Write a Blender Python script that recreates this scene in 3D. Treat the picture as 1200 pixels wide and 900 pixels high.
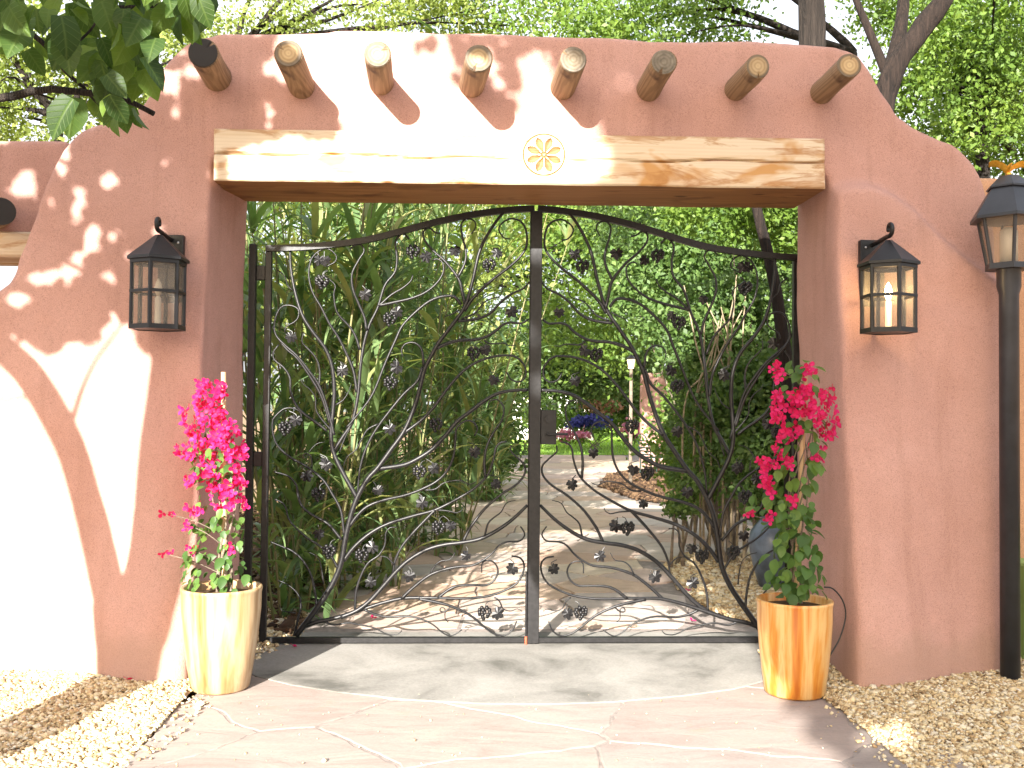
import bpy, math, random
import numpy as np
from mathutils import Vector, Matrix, noise as mnoise

for o in list(bpy.data.objects):
    bpy.data.objects.remove(o)
scene = bpy.context.scene
COL = scene.collection
rng = np.random.default_rng(11)
random.seed(5)
R = math.radians

# ------------------------------------------------------------------ camera
CAM = np.array([0.0, -6.05, 1.60])
FPX = 1150.0                                   # focal length for a 1200 px wide picture
YAW, PITCH, ROLL = R(2.6), R(1.5), R(0.55)
Fw = np.array([math.sin(YAW)*math.cos(PITCH), math.cos(YAW)*math.cos(PITCH), math.sin(PITCH)])
R0 = np.array([math.cos(YAW), -math.sin(YAW), 0.0])
U0 = np.cross(R0, Fw)
Rt = R0*math.cos(ROLL) + U0*math.sin(ROLL)
Up = -R0*math.sin(ROLL) + U0*math.cos(ROLL)
cd = bpy.data.cameras.new('camera')
cd.sensor_width = 36.0
cd.lens = FPX/1200*36
cd.clip_start = 0.05
cd.clip_end = 2000
cam = bpy.data.objects.new('camera', cd)
M = Matrix(((Rt[0], Up[0], -Fw[0], CAM[0]), (Rt[1], Up[1], -Fw[1], CAM[1]), (Rt[2], Up[2], -Fw[2], CAM[2]), (0, 0, 0, 1)))
cam.matrix_world = M
COL.objects.link(cam)
scene.camera = cam

# ------------------------------------------------------------------ sky, sun, exposure
SUN = np.array([0.32, 1.0, -0.42])             # direction the light travels
w = bpy.data.worlds.new('World')
scene.world = w
w.use_nodes = True
nt = w.node_tree
sky = nt.nodes.new('ShaderNodeTexSky')
sky.sky_type = 'NISHITA'
sky.sun_disc = False
sky.sun_elevation = math.atan2(0.42, math.hypot(0.32, 1.0))
sky.sun_rotation = math.atan2(-0.32, -1.0) % (2*math.pi)
sky.air_density = 1.0
sky.dust_density = 7.0
sky.ozone_density = 1.0
bg = nt.nodes['Background']
tcw = nt.nodes.new('ShaderNodeTexCoord')
cn = nt.nodes.new('ShaderNodeTexNoise')
cn.inputs['Scale'].default_value = 2.2
cn.inputs['Detail'].default_value = 6
nt.links.new(tcw.outputs['Generated'], cn.inputs['Vector'])
cr = nt.nodes.new('ShaderNodeMapRange')
cr.inputs['From Min'].default_value = 0.30; cr.inputs['From Max'].default_value = 0.60
cr.inputs['To Min'].default_value = 0.35; cr.inputs['To Max'].default_value = 0.92
nt.links.new(cn.outputs['Fac'], cr.inputs['Value'])
cm = nt.nodes.new('ShaderNodeMix'); cm.data_type = 'RGBA'
nt.links.new(cr.outputs['Result'], cm.inputs[0])
nt.links.new(sky.outputs[0], cm.inputs[6])
cm.inputs[7].default_value = (3.3, 3.35, 3.5, 1)      # white veil added to bleach the sky as if overexposed
nt.links.new(cm.outputs[2], bg.inputs[0])
bg.inputs[1].default_value = 0.118
sl = bpy.data.lights.new('sun', 'SUN')
sl.energy = 5.0
sl.angle = R(0.53)
sl.color = (1.0, 0.95, 0.88)
so = bpy.data.objects.new('sun', sl)
so.rotation_euler = Vector(SUN).to_track_quat('-Z', 'Y').to_euler()
so.location = (-6, -18, 9)
COL.objects.link(so)
scene.view_settings.view_transform = 'Standard'
scene.view_settings.look = 'None'
scene.view_settings.gamma = 1.0
scene.view_settings.exposure = 2.15
scene.view_settings.use_curve_mapping = False

# ------------------------------------------------------------------ helpers
def at(px, py, Y):
    """point of the vertical plane y=Y seen at a photo pixel (design help: gives every traced shape its real size)"""
    d = Fw + (px-600)/FPX*Rt + (450-py)/FPX*Up
    return CAM + d*((Y-CAM[1])/d[1])
def gnd(px, py, z=0.0):
    d = Fw + (px-600)/FPX*Rt + (450-py)/FPX*Up
    return CAM + d*((z-CAM[2])/d[2])

ORIG = {}
def org(o):
    return ORIG.get(o.name, np.zeros(3)) if o else np.zeros(3)
def tag(o, label=None, cat=None, group=None, kind=None):
    if label: o['label'] = label
    if cat: o['category'] = cat
    if group: o['group'] = group
    if kind: o['kind'] = kind
    return o
def link(name, data, parent=None, loc=None):
    o = bpy.data.objects.new(name, data)
    COL.objects.link(o)
    lw = np.array(loc, float) if loc is not None else org(parent)
    if parent is not None:
        o.parent = parent
    o.location = lw - org(parent)
    ORIG[o.name] = lw
    return o
def thing(name, loc, label, cat, group=None):
    o = link(name, None, None, loc)
    o.empty_display_size = 0.1
    return tag(o, label, cat, group)
def fast(name, V, F, tint=None, smooth=False):
    """V (n,3); F: (m,k) array or list of face tuples"""
    me = bpy.data.meshes.new(name)
    V = np.asarray(V, dtype=np.float32)
    if isinstance(F, np.ndarray):
        m, k = F.shape
        me.vertices.add(len(V)); me.vertices.foreach_set('co', V.ravel())
        me.loops.add(m*k); me.loops.foreach_set('vertex_index', F.astype(np.int32).ravel())
        me.polygons.add(m)
        me.polygons.foreach_set('loop_start', np.arange(0, m*k, k, dtype=np.int32))
        me.update(calc_edges=True)
    else:
        me.from_pydata(V.tolist(), [], F)
        me.update()
    if tint is not None:
        a = me.attributes.new('tint', 'FLOAT', 'FACE')
        a.data.foreach_set('value', np.asarray(tint, dtype=np.float32))
    if smooth:
        me.polygons.foreach_set('use_smooth', np.ones(len(me.polygons), dtype=bool))
    return me
def mobj(name, V, F, mat, parent=None, loc=None, smooth=False, tint=None):
    """V in world metres"""
    l = np.array(loc, float) if loc is not None else org(parent)
    me = fast(name, np.asarray(V, float) - l, F, tint, smooth)
    me.materials.append(mat)
    return link(name, me, parent, l)

class MB:
    def __init__(s): s.v = []; s.f = []
    def add(s, V, F):
        n = len(s.v)
        s.v.extend([tuple(map(float, p)) for p in V])
        s.f.extend([tuple(i+n for i in f) for f in F])
        return s
    def box(s, x0, x1, y0, y1, z0, z1):
        V = [(x0,y0,z0),(x1,y0,z0),(x1,y1,z0),(x0,y1,z0),(x0,y0,z1),(x1,y0,z1),(x1,y1,z1),(x0,y1,z1)]
        return s.add(V, [(3,2,1,0),(4,5,6,7),(0,1,5,4),(1,2,6,5),(2,3,7,6),(3,0,4,7)])
    def bevbox(s, x0, x1, y0, y1, z0, z1, b):
        V = []; 
        for (z, e) in ((z0, b), (z0+b, 0), (z1-b, 0), (z1, b)):
            X0, X1, Y0, Y1 = x0+e, x1-e, y0+e, y1-e
            c = b
            V += [(X0+c,Y0,z),(X1-c,Y0,z),(X1,Y0+c,z),(X1,Y1-c,z),(X1-c,Y1,z),(X0+c,Y1,z),(X0,Y1-c,z),(X0,Y0+c,z)]
        Fs = [tuple(range(7, -1, -1)), tuple(range(24, 32))]
        for k in range(3):
            for i in range(8):
                j = (i+1) % 8
                Fs.append((k*8+i, k*8+j, k*8+8+j, k*8+8+i))
        return s.add(V, Fs)
    def tube(s, P, r, n=8, caps=True, flat=1.0):
        V, F = tube(P, r, n, caps)
        return s.add(V, F)
    def prism(s, poly, z0, z1, scale1=1.0, cx=0, cy=0):
        n = len(poly)
        V = [(x, y, z0) for x, y in poly] + [(cx+(x-cx)*scale1, cy+(y-cy)*scale1, z1) for x, y in poly]
        F = [tuple(range(n-1, -1, -1)), tuple(range(n, 2*n))]
        F += [(i, (i+1) % n, n+(i+1) % n, n+i) for i in range(n)]
        return s.add(V, F)
    def lathe(s, prof, c, n=24):
        V = []; F = []
        for r_, z in prof:
            for i in range(n):
                a = 2*math.pi*i/n
                V.append((c[0]+r_*math.cos(a), c[1]+r_*math.sin(a), c[2]+z))
        for k in range(len(prof)-1):
            for i in range(n):
                j = (i+1) % n
                F.append((k*n+i, k*n+j, k*n+n+j, k*n+n+i))
        F.append(tuple(range(n-1, -1, -1)))
        F.append(tuple(range((len(prof)-1)*n, len(prof)*n)))
        return s.add(V, F)
    def build(s, name, mat, parent=None, loc=None, smooth=False):
        return mobj(name, s.v, s.f, mat, parent, loc, smooth)

def resample(P, step):
    """Catmull-Rom through P"""
    P = [np.array(p, float) for p in P]
    if len(P) == 2:
        n = max(2, int(np.linalg.norm(P[1]-P[0])/step))
        return np.array([P[0]+(P[1]-P[0])*t for t in np.linspace(0, 1, n+1)])
    Q = [2*P[0]-P[1]] + P + [2*P[-1]-P[-2]]
    out = []
    for i in range(1, len(Q)-2):
        n = max(2, int(math.ceil(np.linalg.norm(Q[i+1]-Q[i])/step)))
        for k in range(n):
            t = k/n
            out.append(0.5*((2*Q[i]) + (-Q[i-1]+Q[i+1])*t + (2*Q[i-1]-5*Q[i]+4*Q[i+1]-Q[i+2])*t*t + (-Q[i-1]+3*Q[i]-3*Q[i+1]+Q[i+2])*t**3))
    out.append(P[-1])
    return np.array(out)
def tube(P, r, n=8, caps=True):
    P = np.asarray(P, float)
    m = len(P)
    r = np.full(m, r) if np.isscalar(r) else np.interp(np.linspace(0, 1, m), np.linspace(0, 1, len(r)), r)
    T = np.gradient(P, axis=0)
    T /= np.linalg.norm(T, axis=1)[:, None] + 1e-9
    a = np.array([0, 0, 1.0]) if abs(T[0][2]) < 0.9 else np.array([1.0, 0, 0])
    u = np.cross(T[0], a); u /= np.linalg.norm(u)
    V = []
    for i in range(m):
        u = u - T[i]*np.dot(u, T[i]); u /= np.linalg.norm(u)+1e-9
        v = np.cross(T[i], u)
        for k in range(n):
            an = 2*math.pi*k/n
            V.append(P[i] + r[i]*(math.cos(an)*u + math.sin(an)*v))
    F = []
    for i in range(m-1):
        for k in range(n):
            j = (k+1) % n
            F.append((i*n+k, i*n+j, i*n+n+j, i*n+n+k))
    if caps:
        F.append(tuple(range(n-1, -1, -1)))
        F.append(tuple(range((m-1)*n, m*n)))
    return V, F
def inpoly(x, y, poly):
    x = np.asarray(x); y = np.asarray(y)
    r = np.zeros(x.shape, bool)
    n = len(poly)
    for i in range(n):
        x0, y0 = poly[i]; x1, y1 = poly[(i+1) % n]
        c = ((y0 > y) != (y1 > y)) & (x < (x1-x0)*(y-y0)/(y1-y0+1e-12)+x0)
        r ^= c
    return r

# ------------------------------------------------------------------ materials
def newmat(name, rough=0.6, metal=0.0, spec=0.5):
    m = bpy.data.materials.new(name)
    m.use_nodes = True
    b = m.node_tree.nodes['Principled BSDF']
    b.inputs['Roughness'].default_value = rough
    b.inputs['Metallic'].default_value = metal
    b.inputs['Specular IOR Level'].default_value = spec
    return m, m.node_tree, b
def N(t, typ, **kw):
    n = t.nodes.new(typ)
    for k, v in kw.items():
        if k in n.inputs: n.inputs[k].default_value = v
        else: setattr(n, k, v)
    return n
def coords(t, scale=(1, 1, 1), out='Object'):
    tc = t.nodes.new('ShaderNodeTexCoord'); mp = t.nodes.new('ShaderNodeMapping')
    mp.inputs['Scale'].default_value = scale
    t.links.new(tc.outputs[out], mp.inputs['Vector'])
    return mp.outputs['Vector']
def wcoords(t, scale=(1, 1, 1)):
    g = t.nodes.new('ShaderNodeNewGeometry'); mp = t.nodes.new('ShaderNodeMapping')
    mp.inputs['Scale'].default_value = scale
    t.links.new(g.outputs['Position'], mp.inputs['Vector'])
    return mp.outputs['Vector']
def ramp(t, fac, stops):
    r = t.nodes.new('ShaderNodeValToRGB')
    e = r.color_ramp.elements
    while len(e) < len(stops): e.new(0.5)
    for i, (p, c) in enumerate(stops):
        e[i].position = p
        e[i].color = (c[0], c[1], c[2], 1)
    t.links.new(fac, r.inputs['Fac'])
    return r.outputs['Color']
def mix(t, fac, a, b, mode='MIX'):
    n = t.nodes.new('ShaderNodeMix'); n.data_type = 'RGBA'; n.blend_type = mode
    if hasattr(fac, 'links'): t.links.new(fac, n.inputs[0])
    else: n.inputs[0].default_value = fac
    for v, i in ((a, 6), (b, 7)):
        if hasattr(v, 'links'): t.links.new(v, n.inputs[i])
        else: n.inputs[i].default_value = (v[0], v[1], v[2], 1)
    return n.outputs[2]
def noise(t, vec, scale, detail=4, rough=0.55, dist=0.0):
    n = N(t, 'ShaderNodeTexNoise', Scale=scale, Detail=detail, Roughness=rough, Distortion=dist)
    t.links.new(vec, n.inputs['Vector'])
    return n.outputs['Fac']
def bump(t, b, h, strength, dist):
    n = N(t, 'ShaderNodeBump', Strength=strength, Distance=dist)
    t.links.new(h, n.inputs['Height'])
    t.links.new(n.outputs['Normal'], b.inputs['Normal'])
    return n

def mat_stucco(name, c0, c1, c2):
    m, t, b = newmat(name, 0.92, 0, 0.15)
    v = wcoords(t)
    big = noise(t, v, 1.3, 5, 0.6)
    col = ramp(t, big, [(0.3, c0), (0.5, c1), (0.72, c2)])
    g = noise(t, v, 170, 2, 0.7)
    col = mix(t, 0.55, col, ramp(t, g, [(0.30, (0.42, 0.36, 0.34)), (0.47, (0.95, 0.95, 0.95)), (0.62, (1.15, 1.13, 1.1))]), 'MULTIPLY')
    # faint streaks running down and splashed dirt along the foot
    st = noise(t, wcoords(t, (7, 7, 0.7)), 1.0, 4, 0.6)
    col = mix(t, 0.5, col, ramp(t, st, [(0.30, (0.80, 0.77, 0.74)), (0.48, (1, 1, 1)), (0.75, (1.05, 1.04, 1.03))]), 'MULTIPLY')
    sz = N(t, 'ShaderNodeSeparateXYZ'); t.links.new(v, sz.inputs[0])
    sp = N(t, 'ShaderNodeMath', operation='MULTIPLY_ADD'); t.links.new(noise(t, v, 5, 5, 0.7), sp.inputs[0]); sp.inputs[1].default_value = -0.40; t.links.new(sz.outputs['Z'], sp.inputs[2])
    col = mix(t, ramp(t, sp.outputs[0], [(0.0, (0.45, 0.45, 0.45)), (0.16, (0.0, 0.0, 0.0))]), col, (0.32, 0.21, 0.16))
    t.links.new(col, b.inputs['Base Color'])
    mid = noise(t, v, 9, 5, 0.65)
    ad = N(t, 'ShaderNodeMath', operation='MULTIPLY_ADD')
    t.links.new(g, ad.inputs[0]); ad.inputs[1].default_value = 0.35; t.links.new(mid, ad.inputs[2])
    bump(t, b, ad.outputs[0], 0.65, 0.016)
    return m
STUCCO = mat_stucco('pink_stucco', (0.415, 0.238, 0.197), (0.455, 0.268, 0.226), (0.495, 0.302, 0.259))
TANSTUCCO = mat_stucco('tan_stucco', (0.46, 0.26, 0.15), (0.50, 0.29, 0.175), (0.54, 0.32, 0.20))
WHITEWALL = mat_stucco('white_render', (0.72, 0.70, 0.66), (0.76, 0.74, 0.70), (0.8, 0.78, 0.74))

def mat_wood(name, pale, mid, knot, sc, axis=0, knots=True, rough=0.6, relief=(0.35, 0.006), wave=0.22):
    m, t, b = newmat(name, rough, 0, 0.3)
    s = [9.0, 9.0, 9.0]; s[axis] = 0.55
    v = coords(t, tuple(s))
    n1 = noise(t, v, sc, 5, 0.65, 0.8)
    wv = N(t, 'ShaderNodeTexWave', Scale=1.6*sc, Distortion=5.0, Detail=3.0)
    wv.inputs['Detail Scale'].default_value = 1.2
    wv.bands_direction = 'Z' if axis != 2 else 'X'
    t.links.new(v, wv.inputs['Vector'])
    col = ramp(t, n1, [(0.3, mid), (0.55, pale), (0.8, pale)])
    col = mix(t, wave, col, ramp(t, wv.outputs['Fac'], [(0.2, mid), (0.6, (1, 1, 1))]), 'MULTIPLY')
    if knots:
        s2 = [4.5, 4.5, 4.5]; s2[axis] = 2.2
        v2 = coords(t, tuple(s2))
        k = noise(t, v2, 1.0, 3, 0.6, 0.4)
        col = mix(t, ramp(t, k, [(0.55, (0, 0, 0)), (0.66, (1, 1, 1))]), col, knot)
        vo = N(t, 'ShaderNodeTexVoronoi', Scale=0.9)
        t.links.new(v2, vo.inputs['Vector'])
        col = mix(t, ramp(t, vo.outputs['Distance'], [(0.05, (1, 1, 1)), (0.11, (0, 0, 0))]), col, (knot[0]*0.5, knot[1]*0.42, knot[2]*0.4))
    if name == 'peeled_pine':
        sv = noise(t, coords(t, (1.1, 3.0, 5.0)), 1.7, 5, 0.65, 0.6)
        col = mix(t, ramp(t, sv, [(0.52, (0, 0, 0)), (0.60, (0.75, 0.75, 0.75)), (0.68, (0.2, 0.2, 0.2))]), col, (0.33, 0.15, 0.045))
    t.links.new(col, b.inputs['Base Color'])
    bump(t, b, n1, *relief)
    return m
LINTEL = mat_wood('peeled_pine', (0.62, 0.52, 0.39), (0.56, 0.42, 0.27), (0.46, 0.25, 0.09), 1.0, 0, True, 0.6, (0.4, 0.008), 0.10)
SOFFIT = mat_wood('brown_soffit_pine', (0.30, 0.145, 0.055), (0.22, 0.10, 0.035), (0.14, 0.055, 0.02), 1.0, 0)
VIGA = mat_wood('weathered_log', (0.27, 0.18, 0.105), (0.15, 0.09, 0.05), (0.075, 0.045, 0.03), 1.5, 1, True, 0.75, (0.8, 0.015), 0.3)
STAKE = mat_wood('bamboo_stake', (0.55, 0.40, 0.24), (0.42, 0.28, 0.15), (0.3, 0.2, 0.1), 1.0, 2, False)
BARK = mat_wood('rough_bark', (0.034, 0.026, 0.021), (0.007, 0.0055, 0.0045), (0.012, 0.009, 0.0075), 3.0, 2, False, 0.95, (1.0, 0.08), 0.5)
BARKRED = mat_wood('brown_bark', (0.028, 0.018, 0.0135), (0.007, 0.005, 0.004), (0.012, 0.008, 0.006), 3.0, 2, False, 0.95, (1.0, 0.06), 0.5)
TWIG = mat_wood('grey_twig', (0.20, 0.16, 0.12), (0.11, 0.085, 0.065), (0.06, 0.05, 0.04), 2.0, 0, True, 0.9)

def mat_end():
    m, t, b = newmat('log_end_grain', 0.85, 0, 0.2)
    v = coords(t)
    ln = N(t, 'ShaderNodeVectorMath', operation='LENGTH')
    t.links.new(v, ln.inputs[0])
    wv = N(t, 'ShaderNodeTexWave', Scale=16.0, Distortion=2.5, Detail=3.0)
    wv.wave_type = 'RINGS'; wv.rings_direction = 'Y'
    t.links.new(v, wv.inputs['Vector'])
    oi = N(t, 'ShaderNodeObjectInfo')
    heart = ramp(t, ln.outputs['Value'], [(0.02, (0.55, 0.40, 0.22)), (0.048, (0.42, 0.29, 0.15)), (0.062, (0.17, 0.135, 0.10)), (0.085, (0.11, 0.09, 0.07))])
    grey = ramp(t, noise(t, v, 30, 4), [(0.3, (0.12, 0.105, 0.085)), (0.7, (0.24, 0.21, 0.165))])
    col = mix(t, oi.outputs['Random'], heart, grey)
    col = mix(t, 0.35, col, ramp(t, wv.outputs['Fac'], [(0.2, (0.45, 0.4, 0.35)), (0.7, (1, 1, 1))]), 'MULTIPLY')
    t.links.new(col, b.inputs['Base Color'])
    bump(t, b, wv.outputs['Fac'], 0.3, 0.004)
    return m
ENDGRAIN = mat_end()
DARKEND, t_, b_ = newmat('charred_end', 0.85); b_.inputs['Base Color'].default_value = (0.02, 0.018, 0.018, 1)

def mat_simple(name, c, rough=0.5, metal=0.0, nscale=12, var=0.25, spec=0.5, bmp=0.0):
    m, t, b = newmat(name, rough, metal, spec)
    f = noise(t, coords(t), nscale, 4)
    lo = [x*(1-var) for x in c]; hi = [min(1, x*(1+var)) for x in c]
    t.links.new(ramp(t, f, [(0.3, lo), (0.7, hi)]), b.inputs['Base Color'])
    if bmp: bump(t, b, f, bmp, 0.004)
    return m
IRON = mat_simple('black_iron', (0.009, 0.0085, 0.009), 0.42, 0.0, 40, 0.5, 0.4, 0.2)
LAMPIRON = mat_simple('black_lamp_metal', (0.0065, 0.0065, 0.0075), 0.4, 0.0, 30, 0.4, 0.4, 0.15)
POSTPAINT = mat_simple('charcoal_post_paint', (0.022, 0.024, 0.030), 0.4, 0.0, 8, 0.3, 0.5, 0.05)
GOLD = mat_simple('gilt', (0.75, 0.42, 0.06), 0.35, 0.8, 40, 0.2)
STEEL = mat_simple('galvanised', (0.45, 0.45, 0.45), 0.35, 0.9, 30, 0.2)
RUST = mat_simple('rusty_red', (0.28, 0.07, 0.03), 0.7, 0.1, 60, 0.3)
RUBBER = mat_simple('black_hose', (0.02, 0.02, 0.02), 0.5, 0, 20, 0.2)
SOIL = mat_simple('dark_soil', (0.10, 0.065, 0.04), 0.95, 0, 30, 0.5, 0.1, 0.6)
GREEN = mat_simple('green_paint', (0.25, 0.42, 0.14), 0.55, 0, 6, 0.12)
CHAIRGREEN = mat_simple('dark_green_enamel', (0.012, 0.035, 0.026), 0.4, 0.3, 10, 0.2)
URN = mat_simple('blue_grey_glaze', (0.10, 0.13, 0.18), 0.3, 0.0, 5, 0.6, 0.5, 0.1)
BLUEGLAZE = mat_simple('cobalt_glaze', (0.02, 0.04, 0.42), 0.25, 0.0, 5, 0.2)
DARKGLASS = mat_simple('window_glass', (0.03, 0.035, 0.04), 0.1, 0.0, 3, 0.2)

def mat_glass():
    m, t, b = newmat('lantern_glass', 0.25, 0, 0.5)
    n = noise(t, coords(t), 14, 3)
    t.links.new(ramp(t, n, [(0.3, (0.55, 0.48, 0.40)), (0.7, (0.72, 0.66, 0.58))]), b.inputs['Base Color'])
    tr = N(t, 'ShaderNodeBsdfTransparent'); tr.inputs[0].default_value = (0.80, 0.76, 0.70, 1)
    mx = N(t, 'ShaderNodeMixShader'); mx.inputs[0].default_value = 0.16
    t.links.new(tr.outputs[0], mx.inputs[1]); t.links.new(b.outputs[0], mx.inputs[2])
    t.links.new(mx.outputs[0], t.nodes['Material Output'].inputs['Surface'])
    return m
GLASS = mat_glass()
def mat_emit(name, c, s):
    m, t, b = newmat(name)
    b.inputs['Base Color'].default_value = (*c, 1)
    b.inputs['Emission Color'].default_value = (*c, 1)
    b.inputs['Emission Strength'].default_value = s
    return m
BULB = mat_emit('lit_bulb', (1.0, 0.72, 0.35), 30)
CANDLE = mat_simple('ivory_candle_tube', (0.70, 0.66, 0.58), 0.5, 0, 10, 0.08)

def mat_leaf(name, stops, trans=0.35, rough=0.5, useobj=False):
    m, t, b = newmat(name, rough, 0, 0.35)
    if useobj:
        src = N(t, 'ShaderNodeObjectInfo').outputs['Random']
    else:
        a = N(t, 'ShaderNodeAttribute'); a.attribute_name = 'tint'; src = a.outputs['Fac']
    n = len(stops)
    col = ramp(t, src, [(i/(n-1), c) for i, c in enumerate(stops)])
    col = mix(t, 0.35, col, ramp(t, noise(t, wcoords(t), 25, 2), [(0.3, (0.7, 0.72, 0.6)), (0.7, (1.15, 1.15, 1.1))]), 'MULTIPLY')
    t.links.new(col, b.inputs['Base Color'])
    tr = N(t, 'ShaderNodeBsdfTranslucent')
    t.links.new(mix(t, 1.0, col, (1.5, 1.6, 0.7), 'MULTIPLY'), tr.inputs[0])
    mx = N(t, 'ShaderNodeMixShader'); mx.inputs[0].default_value = trans
    t.links.new(b.outputs[0], mx.inputs[1]); t.links.new(tr.outputs[0], mx.inputs[2])
    t.links.new(mx.outputs[0], t.nodes['Material Output'].inputs['Surface'])
    return m
LEAFTREE = mat_leaf('tree_leaf', [(0.07, 0.13, 0.022), (0.115, 0.19, 0.032), (0.18, 0.26, 0.05)], 0.4)
LEAFPALE = mat_leaf('pale_tree_leaf', [(0.12, 0.16, 0.035), (0.18, 0.23, 0.055), (0.26, 0.30, 0.08)], 0.4)
LEAFDARK = mat_leaf('shrub_leaf', [(0.05, 0.095, 0.028), (0.085, 0.15, 0.04), (0.14, 0.21, 0.06)], 0.35)
LEAFNEAR = mat_leaf('overhanging_leaf', [(0.022, 0.05, 0.010), (0.04, 0.085, 0.014), (0.075, 0.14, 0.02)], 0.4, 0.6, True)
LEAFBOUG = mat_leaf('bougainvillea_leaf', [(0.04, 0.09, 0.02), (0.07, 0.14, 0.03), (0.12, 0.20, 0.04)], 0.35, 0.45, True)
REED = mat_leaf('reed_blade', [(0.085, 0.15, 0.065), (0.13, 0.21, 0.085), (0.18, 0.26, 0.105), (0.28, 0.28, 0.11)], 0.35, 0.45, True)
REEDA = mat_leaf('reed_blade_mass', [(0.085, 0.15, 0.065), (0.13, 0.21, 0.085), (0.18, 0.26, 0.105), (0.28, 0.28, 0.11)], 0.35, 0.45)
CANE = mat_leaf('reed_cane', [(0.10, 0.14, 0.05), (0.17, 0.17, 0.07), (0.26, 0.21, 0.10)], 0.05, 0.5, True)
BRACT = mat_leaf('magenta_bract', [(0.50, 0.006, 0.085), (0.58, 0.010, 0.13), (0.62, 0.022, 0.20)], 0.45, 0.55, True)
PETAL = mat_leaf('flower_mass_pink', [(0.42, 0.10, 0.22), (0.55, 0.22, 0.34)], 0.3)
PETALB = mat_leaf('flower_mass_blue', [(0.02, 0.025, 0.16), (0.05, 0.05, 0.28)], 0.2)
PETALS = mat_leaf('flower_mass_salmon', [(0.30, 0.13, 0.08), (0.42, 0.24, 0.16)], 0.2)
GRASS = mat_leaf('grass_blade', [(0.13, 0.23, 0.03), (0.20, 0.33, 0.05), (0.27, 0.40, 0.08)], 0.35)
CREAM = mat_simple('cream_floret', (0.75, 0.68, 0.45), 0.6)

def mat_veined(name, stops):
    m = mat_leaf(name, stops, 0.42, 0.55, True)
    t = m.node_tree; b = t.nodes['Principled BSDF']
    src = b.inputs['Base Color'].links[0].from_socket
    v = coords(t)
    sp = N(t, 'ShaderNodeSeparateXYZ'); t.links.new(v, sp.inputs[0])
    ab = N(t, 'ShaderNodeMath', operation='ABSOLUTE'); t.links.new(sp.outputs['X'], ab.inputs[0])
    # side veins: stripes of (y - 0.8|x|)
    ma = N(t, 'ShaderNodeMath', operation='MULTIPLY_ADD'); t.links.new(ab.outputs[0], ma.inputs[0]); ma.inputs[1].default_value = -0.8; t.links.new(sp.outputs['Y'], ma.inputs[2])
    mm = N(t, 'ShaderNodeMath', operation='MULTIPLY'); t.links.new(ma.outputs[0], mm.inputs[0]); mm.inputs[1].default_value = 75.0
    fr = N(t, 'ShaderNodeMath', operation='FRACT'); t.links.new(mm.outputs[0], fr.inputs[0])
    side = ramp(t, fr.outputs[0], [(0.0, (1, 1, 1)), (0.10, (0, 0, 0)), (0.9, (0, 0, 0)), (1.0, (1, 1, 1))])
    mid = ramp(t, ab.outputs[0], [(0.0, (1, 1, 1)), (0.0016, (1, 1, 1)), (0.0026, (0, 0, 0))])
    vein = mix(t, 1.0, side, mid, 'LIGHTEN')
    fac = N(t, 'ShaderNodeMath', operation='MULTIPLY'); t.links.new(vein, fac.inputs[0]); fac.inputs[1].default_value = 0.45
    col = mix(t, fac.outputs[0], src, (0.14, 0.21, 0.05))
    t.links.new(col, b.inputs['Base Color'])
    bump(t, b, vein, 0.4, 0.003)
    return m
LEAFNEAR = mat_veined('overhanging_leaf_veined', [(0.022, 0.05, 0.010), (0.045, 0.09, 0.014), (0.10, 0.165, 0.022)])
def mat_tint(name, stops, rough=0.85, nscale=60):
    m, t, b = newmat(name, rough, 0, 0.25)
    a = N(t, 'ShaderNodeAttribute'); a.attribute_name = 'tint'
    col = ramp(t, a.outputs['Fac'], [(i/(len(stops)-1), c) for i, c in enumerate(stops)])
    col = mix(t, 0.4, col, ramp(t, noise(t, wcoords(t), nscale, 3), [(0.3, (0.7, 0.7, 0.7)), (0.7, (1.1, 1.1, 1.1))]), 'MULTIPLY')
    t.links.new(col, b.inputs['Base Color'])
    return m
GRAVEL = mat_tint('tan_gravel', [(0.27, 0.18, 0.095), (0.49, 0.355, 0.19), (0.60, 0.47, 0.27), (0.66, 0.56, 0.37), (0.70, 0.64, 0.52)])
MULCH = mat_tint('bark_mulch', [(0.04, 0.022, 0.014), (0.085, 0.048, 0.026), (0.17, 0.105, 0.055)])

def mat_flag(name, stops):
    m, t, b = newmat(name, 0.8, 0, 0.25)
    oi = N(t, 'ShaderNodeObjectInfo')
    base = ramp(t, oi.outputs['Random'], [(i/(len(stops)-1), c) for i, c in enumerate(stops)])
    v = wcoords(t, (1.0, 2.6, 1))
    n1 = noise(t, v, 1.9, 6, 0.65, 1.0)
    col = mix(t, 0.75, base, ramp(t, n1, [(0.28, (0.74, 0.69, 0.66)), (0.5, (0.98, 0.96, 0.94)), (0.72, (1.18, 1.13, 1.06))]), 'MULTIPLY')
    n3 = noise(t, wcoords(t), 3.4, 5, 0.6, 0.6)
    col = mix(t, ramp(t, n3, [(0.64, (0, 0, 0)), (0.78, (0.45, 0.45, 0.45))]), col, (0.38, 0.23, 0.14))
    n2 = noise(t, wcoords(t), 45, 4, 0.7)
    col = mix(t, 0.4, col, ramp(t, n2, [(0.3, (0.72, 0.72, 0.72)), (0.65, (1.08, 1.08, 1.08))]), 'MULTIPLY')
    t.links.new(col, b.inputs['Base Color'])
    bump(t, b, n1, 0.35, 0.02)
    return m
FLAG = mat_flag('sandstone_flag', [(0.29, 0.235, 0.21), (0.295, 0.255, 0.228), (0.29, 0.24, 0.216), (0.28, 0.25, 0.23), (0.31, 0.27, 0.242)])
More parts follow.
